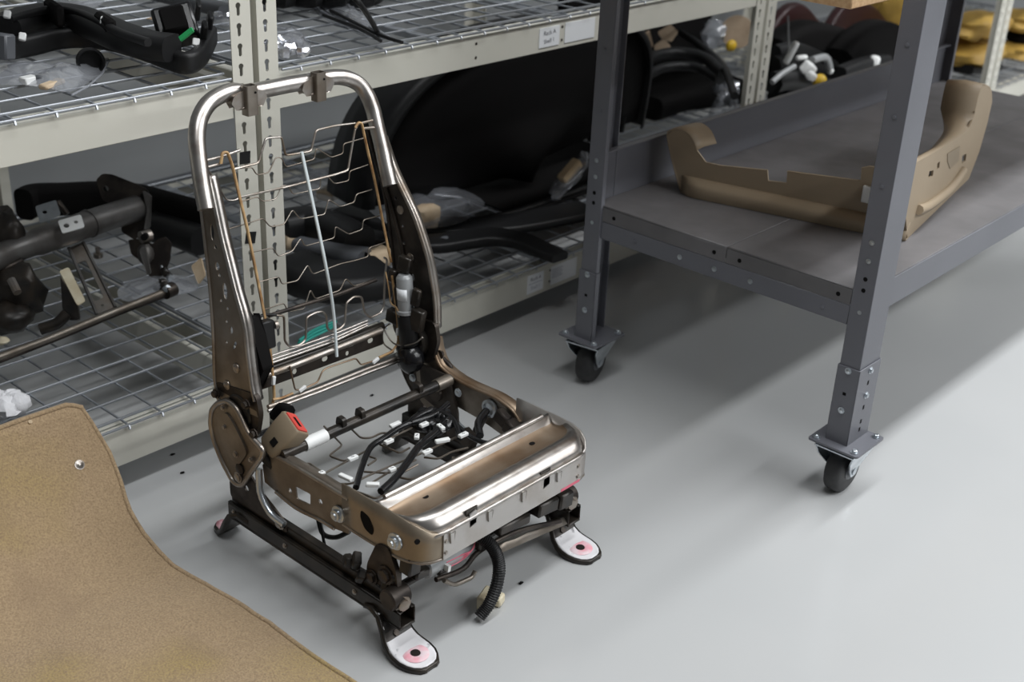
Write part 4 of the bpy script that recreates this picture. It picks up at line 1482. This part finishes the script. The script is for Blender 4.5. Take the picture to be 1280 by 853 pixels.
cd_ = MB().box(P(201, 22, z=DU + .004), (.06, .04, .002), rot(0, 0, 20)).build('paper_tag', 'tag_tan')
tag(cd_, 'tan paper tag lying behind the black connector, upper shelf', 'tag')
tr = MB()
path = smooth_path([P(a, b, z=DU + .02) for a, b in ((195, -8), (230, 0), (262, 8), (284, 14))], 4)
sweep(tr, path, rsec(.05, .03, .01))
tag(tr.build('trim_strip', 'grey_plastic', smooth=60), 'grey plastic trim strip at the back of the upper shelf by the post', 'car part')
# --- upper level, second bay
b4 = bag('foil_bag', 'crumpled silver foil bag right of the second cream post, upper shelf', [(326, 42), (345, 36), (372, 40), (384, 52), (388, 62), (374, 70), (350, 76), (330, 74)], DU, .035, 'clear_bag', 9, f=PZs(DU))
for k in range(7):
    c = (334 + 7.5 * k, 46 + (k * 13) % 20)
    MB().blob(P(*c, z=DU + .015), (.020, .014, .012), amp=.7, freq=2.6, n=8, seed=20 + k).build('foil_piece', 'foil', b4, smooth=30)
b5 = bag('harness_bag', 'clear bag with a grey cable harness on the upper shelf, second bay', [(390, 4), (420, 6), (450, 22), (474, 40), (482, 52), (462, 52), (430, 38), (398, 22)], DU, .035, 'clear_bag', 12, f=PZs(DU))
for k in range(6):
    pts = [P(398 + 3 * k + 15 * t_ * (1 + .1 * k), 8 + 4 * (k % 3) + 9 * t_ + 3 * sin(k + t_), z=DU + .014 + .004 * (k % 3)) for t_ in range(5)]
    MB().tube(smooth_path(pts, 3), .004, 6).build('cable', ('foil', 'grey_plastic', 'black_plastic')[k % 3], b5, smooth=60)
bk_ = MB().tube(smooth_path([P(a, b, z=z_) for a, b, z_ in ((420, -8, .95), (440, -4, .99), (452, 8, .97), (464, 26, .92), (474, 44, DU + .008))], 4), .006, 8).build('cable_lead', 'black_plastic', smooth=60)
tag(bk_, 'black cable lead arching over the clear harness bag', 'cable')
hs = MB()
for k in range(4):
    sweep(hs, smooth_path([P(330 + 34 * k, -10 + 2 * k, z=DU + .03), P(352 + 34 * k, -4, z=DU + .05), P(378 + 30 * k, -12, z=DU + .03)], 3), rsec(.07, .05, .02))
tag(hs.build('rubber_moulding', 'black_plastic', smooth=60), 'black rubber moulding at the back of the second bay upper shelf', 'car part')

# --- lower level, first bay: cross car beam
cb = thing('dashboard_crossmember', 'grey steel dashboard crossmember tube with brackets on the lower wire shelf', 'car part', (1.45, 2.65, DL))


def Z3(pts, z):
    return [P(a, b, z=z) for a, b in pts]


path = Z3([(-25, 332), (10, 316), (40, 305), (75, 293), (110, 280), (150, 267), (172, 260)], .33)
MB().tube(smooth_path(path, 4), [.030] * 9 + [.034] * 16, 20).build('main_tube', 'steel_grey', cb, smooth=60)
MB().tube([path[4], path[4] + V((.004, .001, 0))], .037, 20).build('tube_collar', 'steel_grey', cb, smooth=40)
nv = V((cos(YAW), sin(YAW), -.35)).normalized()


def cam_plate(pts, org_px, z, th, name, m, par=cb, holes=(), n=None):
    """flat pressed steel plate of real thickness, outline laid out on a tilted plane through a known point"""
    o = P(*org_px, z=z)
    n = nv if n is None else V(n).normalized()
    u = V((-n.y, n.x, 0)).normalized()
    v = n.cross(u) * -1
    f2 = lambda a, b: ((PP(a, b, o, n) - o).dot(u), (PP(a, b, o, n) - o).dot(v))
    lp = arc_pts([f2(*p) for p in pts], .006)
    hl = []
    for (hx, hy, hr) in holes:
        c = f2(hx, hy)
        hl.append(circ(c[0], c[1], hr, 10)[::-1])
    return MB().prism([lp] + hl, lambda a, b, w: o + u * a + v * b + n * w, th).build(name, m, par, bevel=.0012)


nt_ = (.25, .75, -.6)
cam_plate([(44, 258), (70, 250), (76, 268), (50, 279)], (60, 265), .36, .003, 'mounting_tab', 'zinc', holes=[(56, 265, .006)], n=(.2, .5, -.8))
MB().tube([P(72, 252, z=.36), P(84, 268, z=.33)], .008, 8).build('tab_web', 'steel_dark', cb)
cam_plate([(72, 276), (101, 268), (106, 284), (78, 292)], (88, 280), .37, .003, 'mounting_tab', 'white_plastic', holes=[(83, 282, .007), (95, 277.5, .005)], n=(.2, .5, -.8))
cam_plate([(120, 225), (128, 217), (140, 218), (168, 229), (183, 236), (189, 247), (187, 268), (184, 290), (168, 300), (152, 290), (150, 262), (128, 250)], (155, 255), .34, .004, 'end_plate', 'steel_dark', holes=[(132, 236, .008), (178, 245, .007)])
cam_plate([(126, 222), (134, 219), (146, 244), (140, 250)], (136, 235), .36, .012, 'end_plate_rib', 'steel_grey')
cam_plate([(178, 238), (188, 245), (186, 285), (180, 288), (184, 262)], (183, 262), .335, .014, 'end_plate_rib', 'steel_grey')
MB().tube([P(176, 297, z=.29), P(188, 294, z=.29)], .016, 14).build('clamp_ring', 'steel', cb)
MB().cyl(P(182, 295, z=.295), P(180, 297, z=.30), .009, 12).build('clamp_hole', 'black_soft', cb)
cam_plate([(160, 300), (178, 298), (190, 306), (196, 300), (206, 296), (214, 304), (212, 325), (206, 342), (196, 350), (186, 345), (178, 328), (164, 318)], (190, 320), .24, .008, 'lower_bracket', 'steel_dark', holes=[(184, 315, .008)])
cam_plate([(174, 312), (181, 308), (188, 342), (184, 344)], (181, 326), .25, .01, 'lower_bracket_rib', 'steel_grey')
MB().blob(P(182, 318, z=.25), (.022, .022, .028), amp=.2, seed=2).build('pivot_boss', 'steel_grey', cb, smooth=60)
for k in range(7):
    MB().blob(P(203 + 3 * (k % 4), 334 + 5 * k * .9, z=.21), (.011, .011, .009), amp=.6, seed=k, n=8).build('wire_connector', 'zinc' if k % 3 == 0 else 'black_metal', cb, smooth=50)
# slotted stay
nst = (.1, .45, -.9)
o_ = P(115, 345, z=.24)
slot_out = [(86, 310), (104, 303), (144, 384), (121, 393)]
u_ = V((1, 0, 0))
n_ = V(nst).normalized()
u_ = (u_ - n_ * u_.dot(n_)).normalized()
v_ = n_.cross(u_) * -1
f2 = lambda a, b: ((PP(a, b, o_, n_) - o_).dot(u_), (PP(a, b, o_, n_) - o_).dot(v_))
sl_in = arc_pts([f2(*p) for p in ((95, 330), (107, 325), (130, 372), (118, 377))], .008)
MB().prism([arc_pts([f2(*p) for p in slot_out], .004), sl_in[::-1], circ(*f2(128, 382), .004, 8)[::-1]], lambda a, b, w: o_ + u_ * a + v_ * b + n_ * w, .003).build('slotted_stay', 'steel', cb, bevel=.001)
for pa, pb in (((104, 303), (144, 384)), ((86, 310), (121, 393))):
    MB().tube([PP(*pa, o_, n_), PP(*pb, o_, n_)], .0045, 6).build('stay_edge', 'steel_grey', cb)
cam_plate([(74, 339), (86, 334), (107, 376), (97, 382)], (90, 358), .26, .003, 'bare_stay', 'cream_plastic', n=nst)
cam_plate([(75, 345), (97, 382), (99, 400), (84, 400), (78, 385)], (88, 375), .235, .012, 'stay_foot', 'black_metal', n=(.5, .5, -.4))
MB().tube(smooth_path([P(84, 392, z=.22), P(70, 405, z=.20), P(50, 412, z=.19)], 4), .014, 8).build('stay_foot', 'black_metal', cb, smooth=60)
# brown lower rod resting on the deck
MB().tube([P(-25, 455, z=.20), P(60, 424, z=.20), P(140, 391, z=.20), P(213, 362, z=.20)], .0085, 10).build('lower_rod', 'steel_brown', cb, smooth=60)
MB().tube([P(-25, 461, z=.19), P(70, 424, z=.19), P(150, 391, z=.19), P(205, 370, z=.19)], .006, 8).build('lower_rod', 'steel_dark', cb, smooth=60)
MB().cyl(P(206, 366, z=.20), P(217, 361, z=.20), .018, 14).build('rod_end', 'steel_dark', cb)
# left lump of the beam (column support)
MB().blob(P(8, 300, z=.34), (.045, .06, .075), amp=.25, seed=5).build('column_support', 'black_metal', cb, smooth=60)
MB().box(P(6, 330, z=.30), (.06, .09, .03), rot(0, -12, 0)).build('support_foot', 'steel_dark', cb, bevel=.004)
MB().blob(P(16, 362, z=.24), (.06, .09, .07), amp=.3, seed=6, square=.8).build('column_support', 'black_metal', cb, smooth=60)
MB().blob(P(10, 395, z=.21), (.06, .06, .035), amp=.3, seed=8).build('column_support', 'black_metal', cb, smooth=60)
MB().tube([P(14, 350, z=.30), P(22, 366, z=.28)], .010, 8).build('support_pin', 'steel', cb)
MB().blob(P(3, 426, z=DL + .016), (.016, .016, .010), amp=.3, n=8, seed=2).build('rod_cap', 'cream_plastic', cb, smooth=60)

bb_ = MB()
sweep(bb_, smooth_path(Z3([(30, 256), (45, 250), (80, 249), (125, 247), (170, 250), (215, 262), (262, 275)], .26), 4), rsec(.06, .09, .02, 3))
tag(bb_.build('padded_bar', 'black_soft', smooth=60), 'long black padded bar behind the steel crossmember, lower shelf', 'car part')
bb_ = MB()
sweep(bb_, smooth_path(Z3([(196, 280), (225, 285), (262, 298)], DL + .045), 4), rsec(.13, .08, .03, 3))
tag(bb_.build('black_duct', 'black_plastic', smooth=60), 'black box duct right of the crossmember, behind the seat side plate', 'car part')
b6 = bag('parts_bag', 'flat hazy plastic bag under the end of the crossmember rod', [(150, 362), (180, 348), (215, 346), (240, 352), (246, 366), (215, 372), (170, 380), (150, 376)], DL, .02, 'hazy_bag', 15, f=PZs(DL))
MB().box(P(205, 358, z=DL + .008), (.05, .04, .01), rot(0, 0, 30)).build('small_part', 'grey_plastic', b6, bevel=.003)
o = cam_plate([(239, 333), (251, 322), (256, 345), (248, 356)], (248, 340), .21, .012, 'foam_piece', 'foam_tan', par=None)
tag(o, 'tan foam piece leaning behind the left seat side plate', 'foam')
ms = MB().lathe(P(123, 322, z=DL + .004), V((0, 0, 1)), [(.012, 0), (.012, .012), (.006, .014), (.006, .03)], 12)
tag(ms.build('loose_bolt', 'steel'), 'loose steel bolt on the lower wire shelf behind the slotted stay', 'bolt')
wp = MB()
for k in range(9):
    wp.blob(P(-6 + 5.5 * (k % 6), 500 + 7 * (k // 6) + (k % 3) * 2, z=DL + .028), (.028, .026, .022), amp=.5, freq=3.5, seed=40 + k, n=10)
tag(wp.build('insulation_wad', 'fibre_white', smooth=60), 'white fluffy insulation wad on the lower shelf behind the carpet', 'insulation')

# --- lower level, second bay
tp = MB()
path = smooth_path(Z3([(436, 292), (470, 298), (505, 303), (545, 305), (580, 300), (615, 296), (650, 301), (676, 312), (700, 322)], DL + .035), 4)
sweep(tp, path, rsec(.085, .030, .010, 3), [lerp(.7, 1.05, min(1, i / 12)) if i < 20 else lerp(1.05, .75, (i - 20) / 12) for i in range(len(path))])
tp_o = thing('door_trim', 'long black plastic trim strip with an oval hole on the lower shelf', 'car part', (path[10].x, path[10].y, DL))
tp.build('strip', 'black_plastic', tp_o, smooth=50)
MB().prism([circ(0, 0, .026, 16, .011)], lambda u, v, w: P(553, 301, z=DL + .046) + V((u * .9 - v * .3, v + u * .2, w + .002 + u * .10)), .002).build('oval_insert', 'grey_plastic', tp_o)
b7 = bag('foam_bag', 'clear zip bag with a tan foam block right of the seat side plate', [(450, 246), (470, 228), (505, 222), (540, 226), (580, 236), (606, 252), (592, 268), (566, 280), (520, 284), (480, 276)], DL + .03, .055, 'clear_bag', 22, f=PZs(DL + .04))
MB().blob(P(533, 268, z=DL + .055), (.042, .030, .028), amp=.2, seed=3, square=.55).build('foam_block', 'foam_tan', b7, smooth=50)
MB().box(P(560, 245, z=DL + .075), (.09, .010, .003), rot(10, 12, -25)).build('zip_edge', 'hazy_bag', b7, bevel=.001)
MB().box(P(588, 255, z=DL + .06), (.10, .01, .003), rot(10, 12, 60)).build('zip_edge', 'hazy_bag', b7)
# black support tray holding that bag
dk = MB()
sweep(dk, smooth_path(Z3([(430, 262), (500, 280), (560, 284), (640, 280), (735, 262)], DL + .015), 4), rsec(.12, .028, .01, 2))
tag(dk.build('black_tray', 'black_plastic', smooth=50), 'flat black plastic tray under the clear foam bag', 'car part')
# grey duct with open mouth
gd = thing('air_duct', 'grey black plastic air duct with open end seen through the backrest springs', 'car part', (2.05, 2.42, DL))
path = smooth_path([P(a, b, z=DL + .05) for a, b in ((372, 305), (395, 312), (425, 320), (455, 326))], 4)
sweep(MB(), path, rsec(.085, .06, .02, 3), [lerp(.6, 1, i / (len(path) - 1)) for i in range(len(path))]).build('duct_body', 'grey_plastic', gd, smooth=60)
MB().prism([circ(0, 0, .032, 16, .022)], lambda u, v, w: path[-1] + V((.004 + w, u, v)), .004).build('duct_mouth', 'black_soft', gd)
dc = MB()
sweep(dc, smooth_path(Z3([(362, 335), (400, 350), (440, 352), (480, 345)], DL + .04), 4), rsec(.16, .075, .03, 3))
tag(dc.build('black_housing', 'black_plastic', smooth=60), 'black plastic housing low behind the seat backrest, lower shelf', 'car part')
dc = MB()
sweep(dc, smooth_path(Z3([(352, 285), (385, 280), (420, 290), (450, 305)], DL + .06), 4), rsec(.10, .09, .03, 3))
tag(dc.build('black_bracket', 'black_plastic', smooth=60), 'black angled plastic bracket behind the white cable tie', 'car part')
for nm, c, z_, s_, lb in (('foam_piece', (441, 305), .21, (.05, .04, .035), 'tan foam piece above the open grey duct'), ('foam_piece', (470, 324), .20, (.05, .03, .03), 'tan foam piece by the recline motor behind the seat'),
                          ('foam_piece', (362, 303), .20, (.022, .02, .02), 'small tan foam piece right of the second cream post, lower shelf')):
    o = MB().blob(P(*c, z=z_), s_, amp=.25, seed=int(c[0]), square=.6).build(nm, 'foam_tan', smooth=60)
    tag(o, lb, 'foam')
wo = MB().blob(P(455, 306, z=.215), (.018, .016, .022), amp=.3, seed=1).build('plastic_bung', 'white_plastic', smooth=60)
tag(wo, 'pale plastic cap between the tan foam pieces behind the springs', 'cap')
tl = MB()
for k in range(3):
    tl.tube(smooth_path(Z3([(372 + k, 432 - k * 3), (392, 421 - k * 4), (414, 410 - k * 3), (420, 402)], DL + .008 + .006 * k), 4), .0035, 6)
tag(tl.build('cable_coil', 'teal_plastic', smooth=60), 'small teal cable coil at the front edge of the lower shelf behind the seat', 'cable')
b8 = bag('parts_bag', 'clear plastic bag lying at the back behind the upper backrest springs', [(375, 225), (405, 215), (440, 222), (452, 245), (430, 262), (395, 258), (372, 246)], DL, .06, 'clear_bag', 31, f=PZs(DL))
MB().box(P(415, 240, z=DL + .02), (.10, .06, .03), rot(0, 0, 20)).build('small_part', 'foam_tan', b8, bevel=.005)
# big black wheel arch liner
wl = thing('wheel_arch_liner', 'huge black plastic wheel arch liner filling the lower second bay', 'car part', (2.95, 2.75, DL))
def arch(k, y, i, n):
    a = radians(2 + 176 * i / n)
    ca, sa = cos(a), sin(a)
    return V((2.92 + .66 * k * math.copysign(abs(ca) ** .75, ca), y + .12 * (1 - sa), DL + .012 + .545 * k * sa ** .6))


rows = [[arch(k, y, i, 40) for y, k in ((2.43, .955), (2.435, .985), (2.45, 1.0), (2.52, 1.0), (2.58, .98), (2.64, .95))] for i in range(41)]
MB().grid(rows).build('arch_shell', 'black_plastic', wl, smooth=60, solid=.006)
for k_, off in ((.86, 2.47), (.66, 2.50)):
    MB().tube([arch(k_, off, i, 40) for i in range(41)], .012, 8).build('arch_rib', 'black_plastic', wl, smooth=60)
rows = []
for i in range(41):
    r_ = []
    for k in (.02, .3, .6, .8, .96):
        p = arch(k, 2.50 - .05 * k, i, 40)
        lift = .045 * max(0, min(1, (p.x - 2.75) / .5)) * max(0, 1 - (p.z - DL) / .2)
        r_.append(p + V((0, 0, lift)))
    rows.append(r_)
MB().grid(rows).build('inner_wall', 'black_soft', wl, smooth=60, solid=.004)
MB().tube(smooth_path([P(585, 281, y=2.40), P(640, 268, y=2.40), P(690, 252, y=2.40), P(735, 234, y=2.40), P(770, 222, y=2.40)], 4), .016, 10).build('lower_lip', 'black_plastic', wl, smooth=60)
mm = MB().bb(2.72, 3.47, 2.37, 3.22, DL, DL + .010).build('shade_sheet', 'black_soft', bevel=.003)  # added black sheet, stands in for the shade on the deck here
tag(mm, 'added black sheet standing in for shade under the wheel arch liner', 'dark sheet')
q = P(710, 220, y=2.375)
R9 = rot(0, -36, -6)
b9 = thing('foam_bag', 'clear bag with a tan foam strip left of the bench back leg', 'plastic bag', q + V((0, 0, -.06)))
MB().blob(q + R9 @ V((0, 0, -.010)), (.088, .026, .022), R=R9, amp=.3, freq=3.5, seed=3, n=16, square=.8).build('film', 'clear_bag', b9, smooth=40)
MB().box(q + R9 @ V((.012, -.004, .012)), (.085, .034, .030), R9).build('foam_strip', 'foam_light', b9, bevel=.006, seg=2)
MB().box(q + R9 @ V((.082, -.01, .012)), (.02, .03, .03), R9).build('bag_end', 'hazy_bag', b9, bevel=.006)
# right end of the second bay, seen between bench leg and posts
tg = thing('tagged_harness', 'black wiring harness with three tan tags hanging behind the bench leg', 'harness', (3.55, 2.6, DL))
for k, (pa, z_) in enumerate(((((790, 90), (815, 72), (845, 66), (880, 72), (905, 92)), .45), (((800, 100), (830, 85), (870, 84), (900, 100)), .42), (((850, 40), (880, 60), (905, 85), (918, 120)), .46))):
    MB().tube(smooth_path(Z3(pa, z_), 4), .022 - .004 * k, 8).build('loom', 'black_plastic', tg, smooth=60)
for pts, z_ in (([(795, 48), (812, 37), (817, 58), (802, 66)], .47), ([(822, 40), (838, 30), (848, 40), (840, 52), (828, 50)], .50), ([(818, 56), (830, 48), (839, 58), (830, 68), (818, 62)], .46)):
    c = (sum(p[0] for p in pts) / len(pts), sum(p[1] for p in pts) / len(pts))
    cam_plate(pts, c, z_, .003, 'paper_tag', 'tag_tan', par=tg)
fb = MB().blob(P(893, 42, z=.50), (.05, .045, .05), amp=.4, seed=9, freq=3).build('white_pouch', 'hazy_bag', smooth=40)
ob = thing('tape_roll', 'round tan roll with a yellow plug near the third cream post', 'roll', P(922, 45, z=.44))
MB().lathe(P(922, 40, z=.50), V((-.8, -.4, .2)), [(.030, -.02), (.062, -.02), (.062, .02), (.030, .02)], 24).build('roll_body', 'tag_tan', ob)
MB().blob(P(914, 57, z=.47), (.024, .020, .022), amp=.2, n=10).build('yellow_plug', 'yellow_plastic', ob, smooth=60)
tag(fb, 'white crumpled plastic pouch left of the tan roll', 'pouch')
b10 = bag('parts_bag', 'clear bag of grey parts leaning by the third cream post', [(886, 140), (892, 118), (905, 96), (922, 92), (924, 112), (924, 135), (905, 146)], .26, .09, 'clear_bag', 51, f=PZs(.30))
for k in range(4):
    MB().blob(P(898 + 7 * k, 110 + 8 * (k % 3), z=.33), (.022, .02, .025), amp=.5, n=8, seed=60 + k).build('grey_part', 'foil' if k % 2 else 'grey_plastic', b10, smooth=40)
st = MB()
sweep(st, smooth_path(Z3([(790, 130), (830, 118), (880, 112), (915, 108)], .22), 3), rsec(.28, .09, .03))
tag(st.build('undertray', 'black_soft', smooth=60), 'dark flat black panel below the tagged harness', 'car part')

dcp = MB()
sweep(dcp, smooth_path([V((3.66, 3.02, .42)), V((3.92, 3.01, .43)), V((4.20, 3.0, .42)), V((4.55, 2.98, .38))], 4), rsec(.05, .48, .02, 3))
dco = dcp.build('door_card', 'black_soft', smooth=60)
tag(dco, 'tall black door card standing deep behind the third cream post', 'car part')

# --- lower level, third bay
def Y3(pts, y):
    return [P(a, b, y=y) for a, b in pts]


hr = thing('wire_harness', 'black wiring harness with white connectors behind the bench back lip', 'harness', (4.2, 2.25, DL))
for k, (pts, y_, r_) in enumerate((([(966, 82), (985, 80), (1010, 84), (1034, 96)], 2.30, .035), ([(966, 104), (985, 100), (1010, 108), (1036, 112)], 2.22, .040),
                                   ([(968, 66), (990, 62), (1015, 70), (1040, 84)], 2.33, .030), ([(972, 122), (1000, 120), (1030, 118)], 2.24, .045))):
    MB().tube(smooth_path(Y3(pts, y_), 4), r_, 8).build('loom', 'black_plastic', hr, smooth=60)
for c, y_, s_, a_ in (((989, 66), 2.22, (.022, .022, .09), 8), ((1010, 86), 2.18, (.045, .04, .045), 30), ((1002, 72), 2.22, (.05, .02, .018), 0), ((1014, 95), 2.16, (.035, .03, .03), 20), ((1038, 89), 2.2, (.022, .02, .022), 0)):
    MB().box(P(*c, y=y_), s_, rot(20, a_, -20)).build('white_connector', 'white_plastic', hr, bevel=.008, seg=2)
MB().blob(P(1024, 100, y=2.15), (.030, .026, .022), amp=.2, n=10).build('yellow_connector', 'yellow_plastic', hr, smooth=60)
MB().tube(smooth_path(Y3([(965, 103), (978, 92), (993, 83)], 2.17), 4), .010, 8).build('white_lead', 'motor_grey', hr, smooth=60)
MB().tube(smooth_path(Y3([(1015, 75), (1032, 72), (1037, 85)], 2.2), 4), .014, 8).build('grey_lead', 'motor_grey', hr, smooth=60)
MB().tube([P(985, 20, y=2.22), P(986, 60, y=2.22)], .004, 6).build('thin_lead', 'motor_grey', hr)
o = MB().box(P(1093, 77, y=2.2), (.04, .04, .045), rot(10, 20, 30)).build('plastic_stopper', 'white_plastic', bevel=.012, seg=2)
tag(o, 'small white cap on the bench-side edge of the black covers', 'cap')
for nm, pts, y_, w, h_, m, lb in (('bumper_piece', [(964, 62), (975, 38), (990, 28), (1006, 42), (1020, 62)], 2.62, .05, .16, 'maroon_plastic', 'dark maroon bumper piece behind the white connectors'),
                                  ('bumper_piece', [(1038, 58), (1046, 38), (1058, 27), (1080, 32), (1098, 52)], 2.62, .05, .18, 'maroon_plastic', 'dark maroon bumper piece below the wooden worktop corner'),
                                  ('rubber_cover', [(1050, 82), (1072, 58), (1096, 50), (1120, 60), (1132, 72)], 2.34, .12, .16, 'black_soft', 'large black cover left of the front bench leg'),
                                  ('rubber_cover', [(1048, 100), (1080, 88), (1105, 84)], 2.22, .06, .10, 'black_plastic', 'black cover low behind the bench lip under the white cap'),
                                  ('rubber_cover', [(966, 78), (1000, 58), (1045, 66)], 2.46, .12, .20, 'black_soft', 'black cover between the maroon pieces and the white connectors')):
    g = MB()
    sweep(g, smooth_path(Y3(pts, y_), 4), rsec(w, h_, min(w, h_) * .3, 3), up=V((0, 1, 0)) if m == 'zz' else V((0, 0, 1)))
    tag(g.build(nm, m, smooth=60), lb, 'car part')
for nm, c, y_, s_, lb in (('yellow_sack', (1098, 24), 2.85, (.30, .12, .16), 'yellow sack below the wooden worktop, third bay'), ('yellow_sack', (1140, 32), 2.58, (.20, .12, .17), 'yellow sack just left of the front bench leg'),
                          ('yellow_sack', (1220, 31), 2.30, (.20, .12, .05), 'upper yellow sack between the bench leg and the far post'), ('yellow_sack', (1216, 64), 2.30, (.20, .13, .055), 'lower yellow sack between the bench leg and the far post'),
                          ('yellow_sack', (1280, 26), 2.30, (.14, .11, .045), 'upper yellow sack right of the far post'), ('yellow_sack', (1268, 62), 2.30, (.13, .11, .035), 'lower yellow sack right of the far post')):
    o = MB().blob(P(*c, y=y_), s_, amp=.35, freq=2.2, seed=int(c[0]), n=18, square=.75).build(nm, 'yellow_cloth', smooth=60)
    tag(o, lb, 'sack', 'yellow sacks on the far lower shelves')
o = MB()
sweep(o, smooth_path(Y3([(1204, 86), (1222, 85), (1240, 82)], 2.26), 3), rsec(.10, .04, .015))
tag(o.build('dark_sheet', 'black_plastic', smooth=60), 'dark sheet under the lower yellow sack by the far post', 'car part')
o = MB().blob(P(1280, 46, y=2.28), (.07, .08, .035), amp=.2, n=10, square=.7).build('small_case', 'black_soft', smooth=60)
tag(o, 'black case between the yellow sacks right of the far post', 'case')
# floor specks
for k, c in enumerate(((465, 495), (228, 592), (216, 569), (651, 730))):
    p = P(*c, z=0)
    o = MB().blob(p + V((0, 0, .0018)), (.006, .004, .0018), amp=.5, n=8, seed=k).build('debris_fleck', 'black_soft', smooth=60)
    tag(o, ('dark fleck of dirt on the floor behind the seat cross tube', 'dark fleck on the floor close to the carpet edge below the cream beam', 'black fleck lying against the shadow under the lower cream beam', 'tiny dark fleck on the floor right of the cream plug')[k], 'debris')
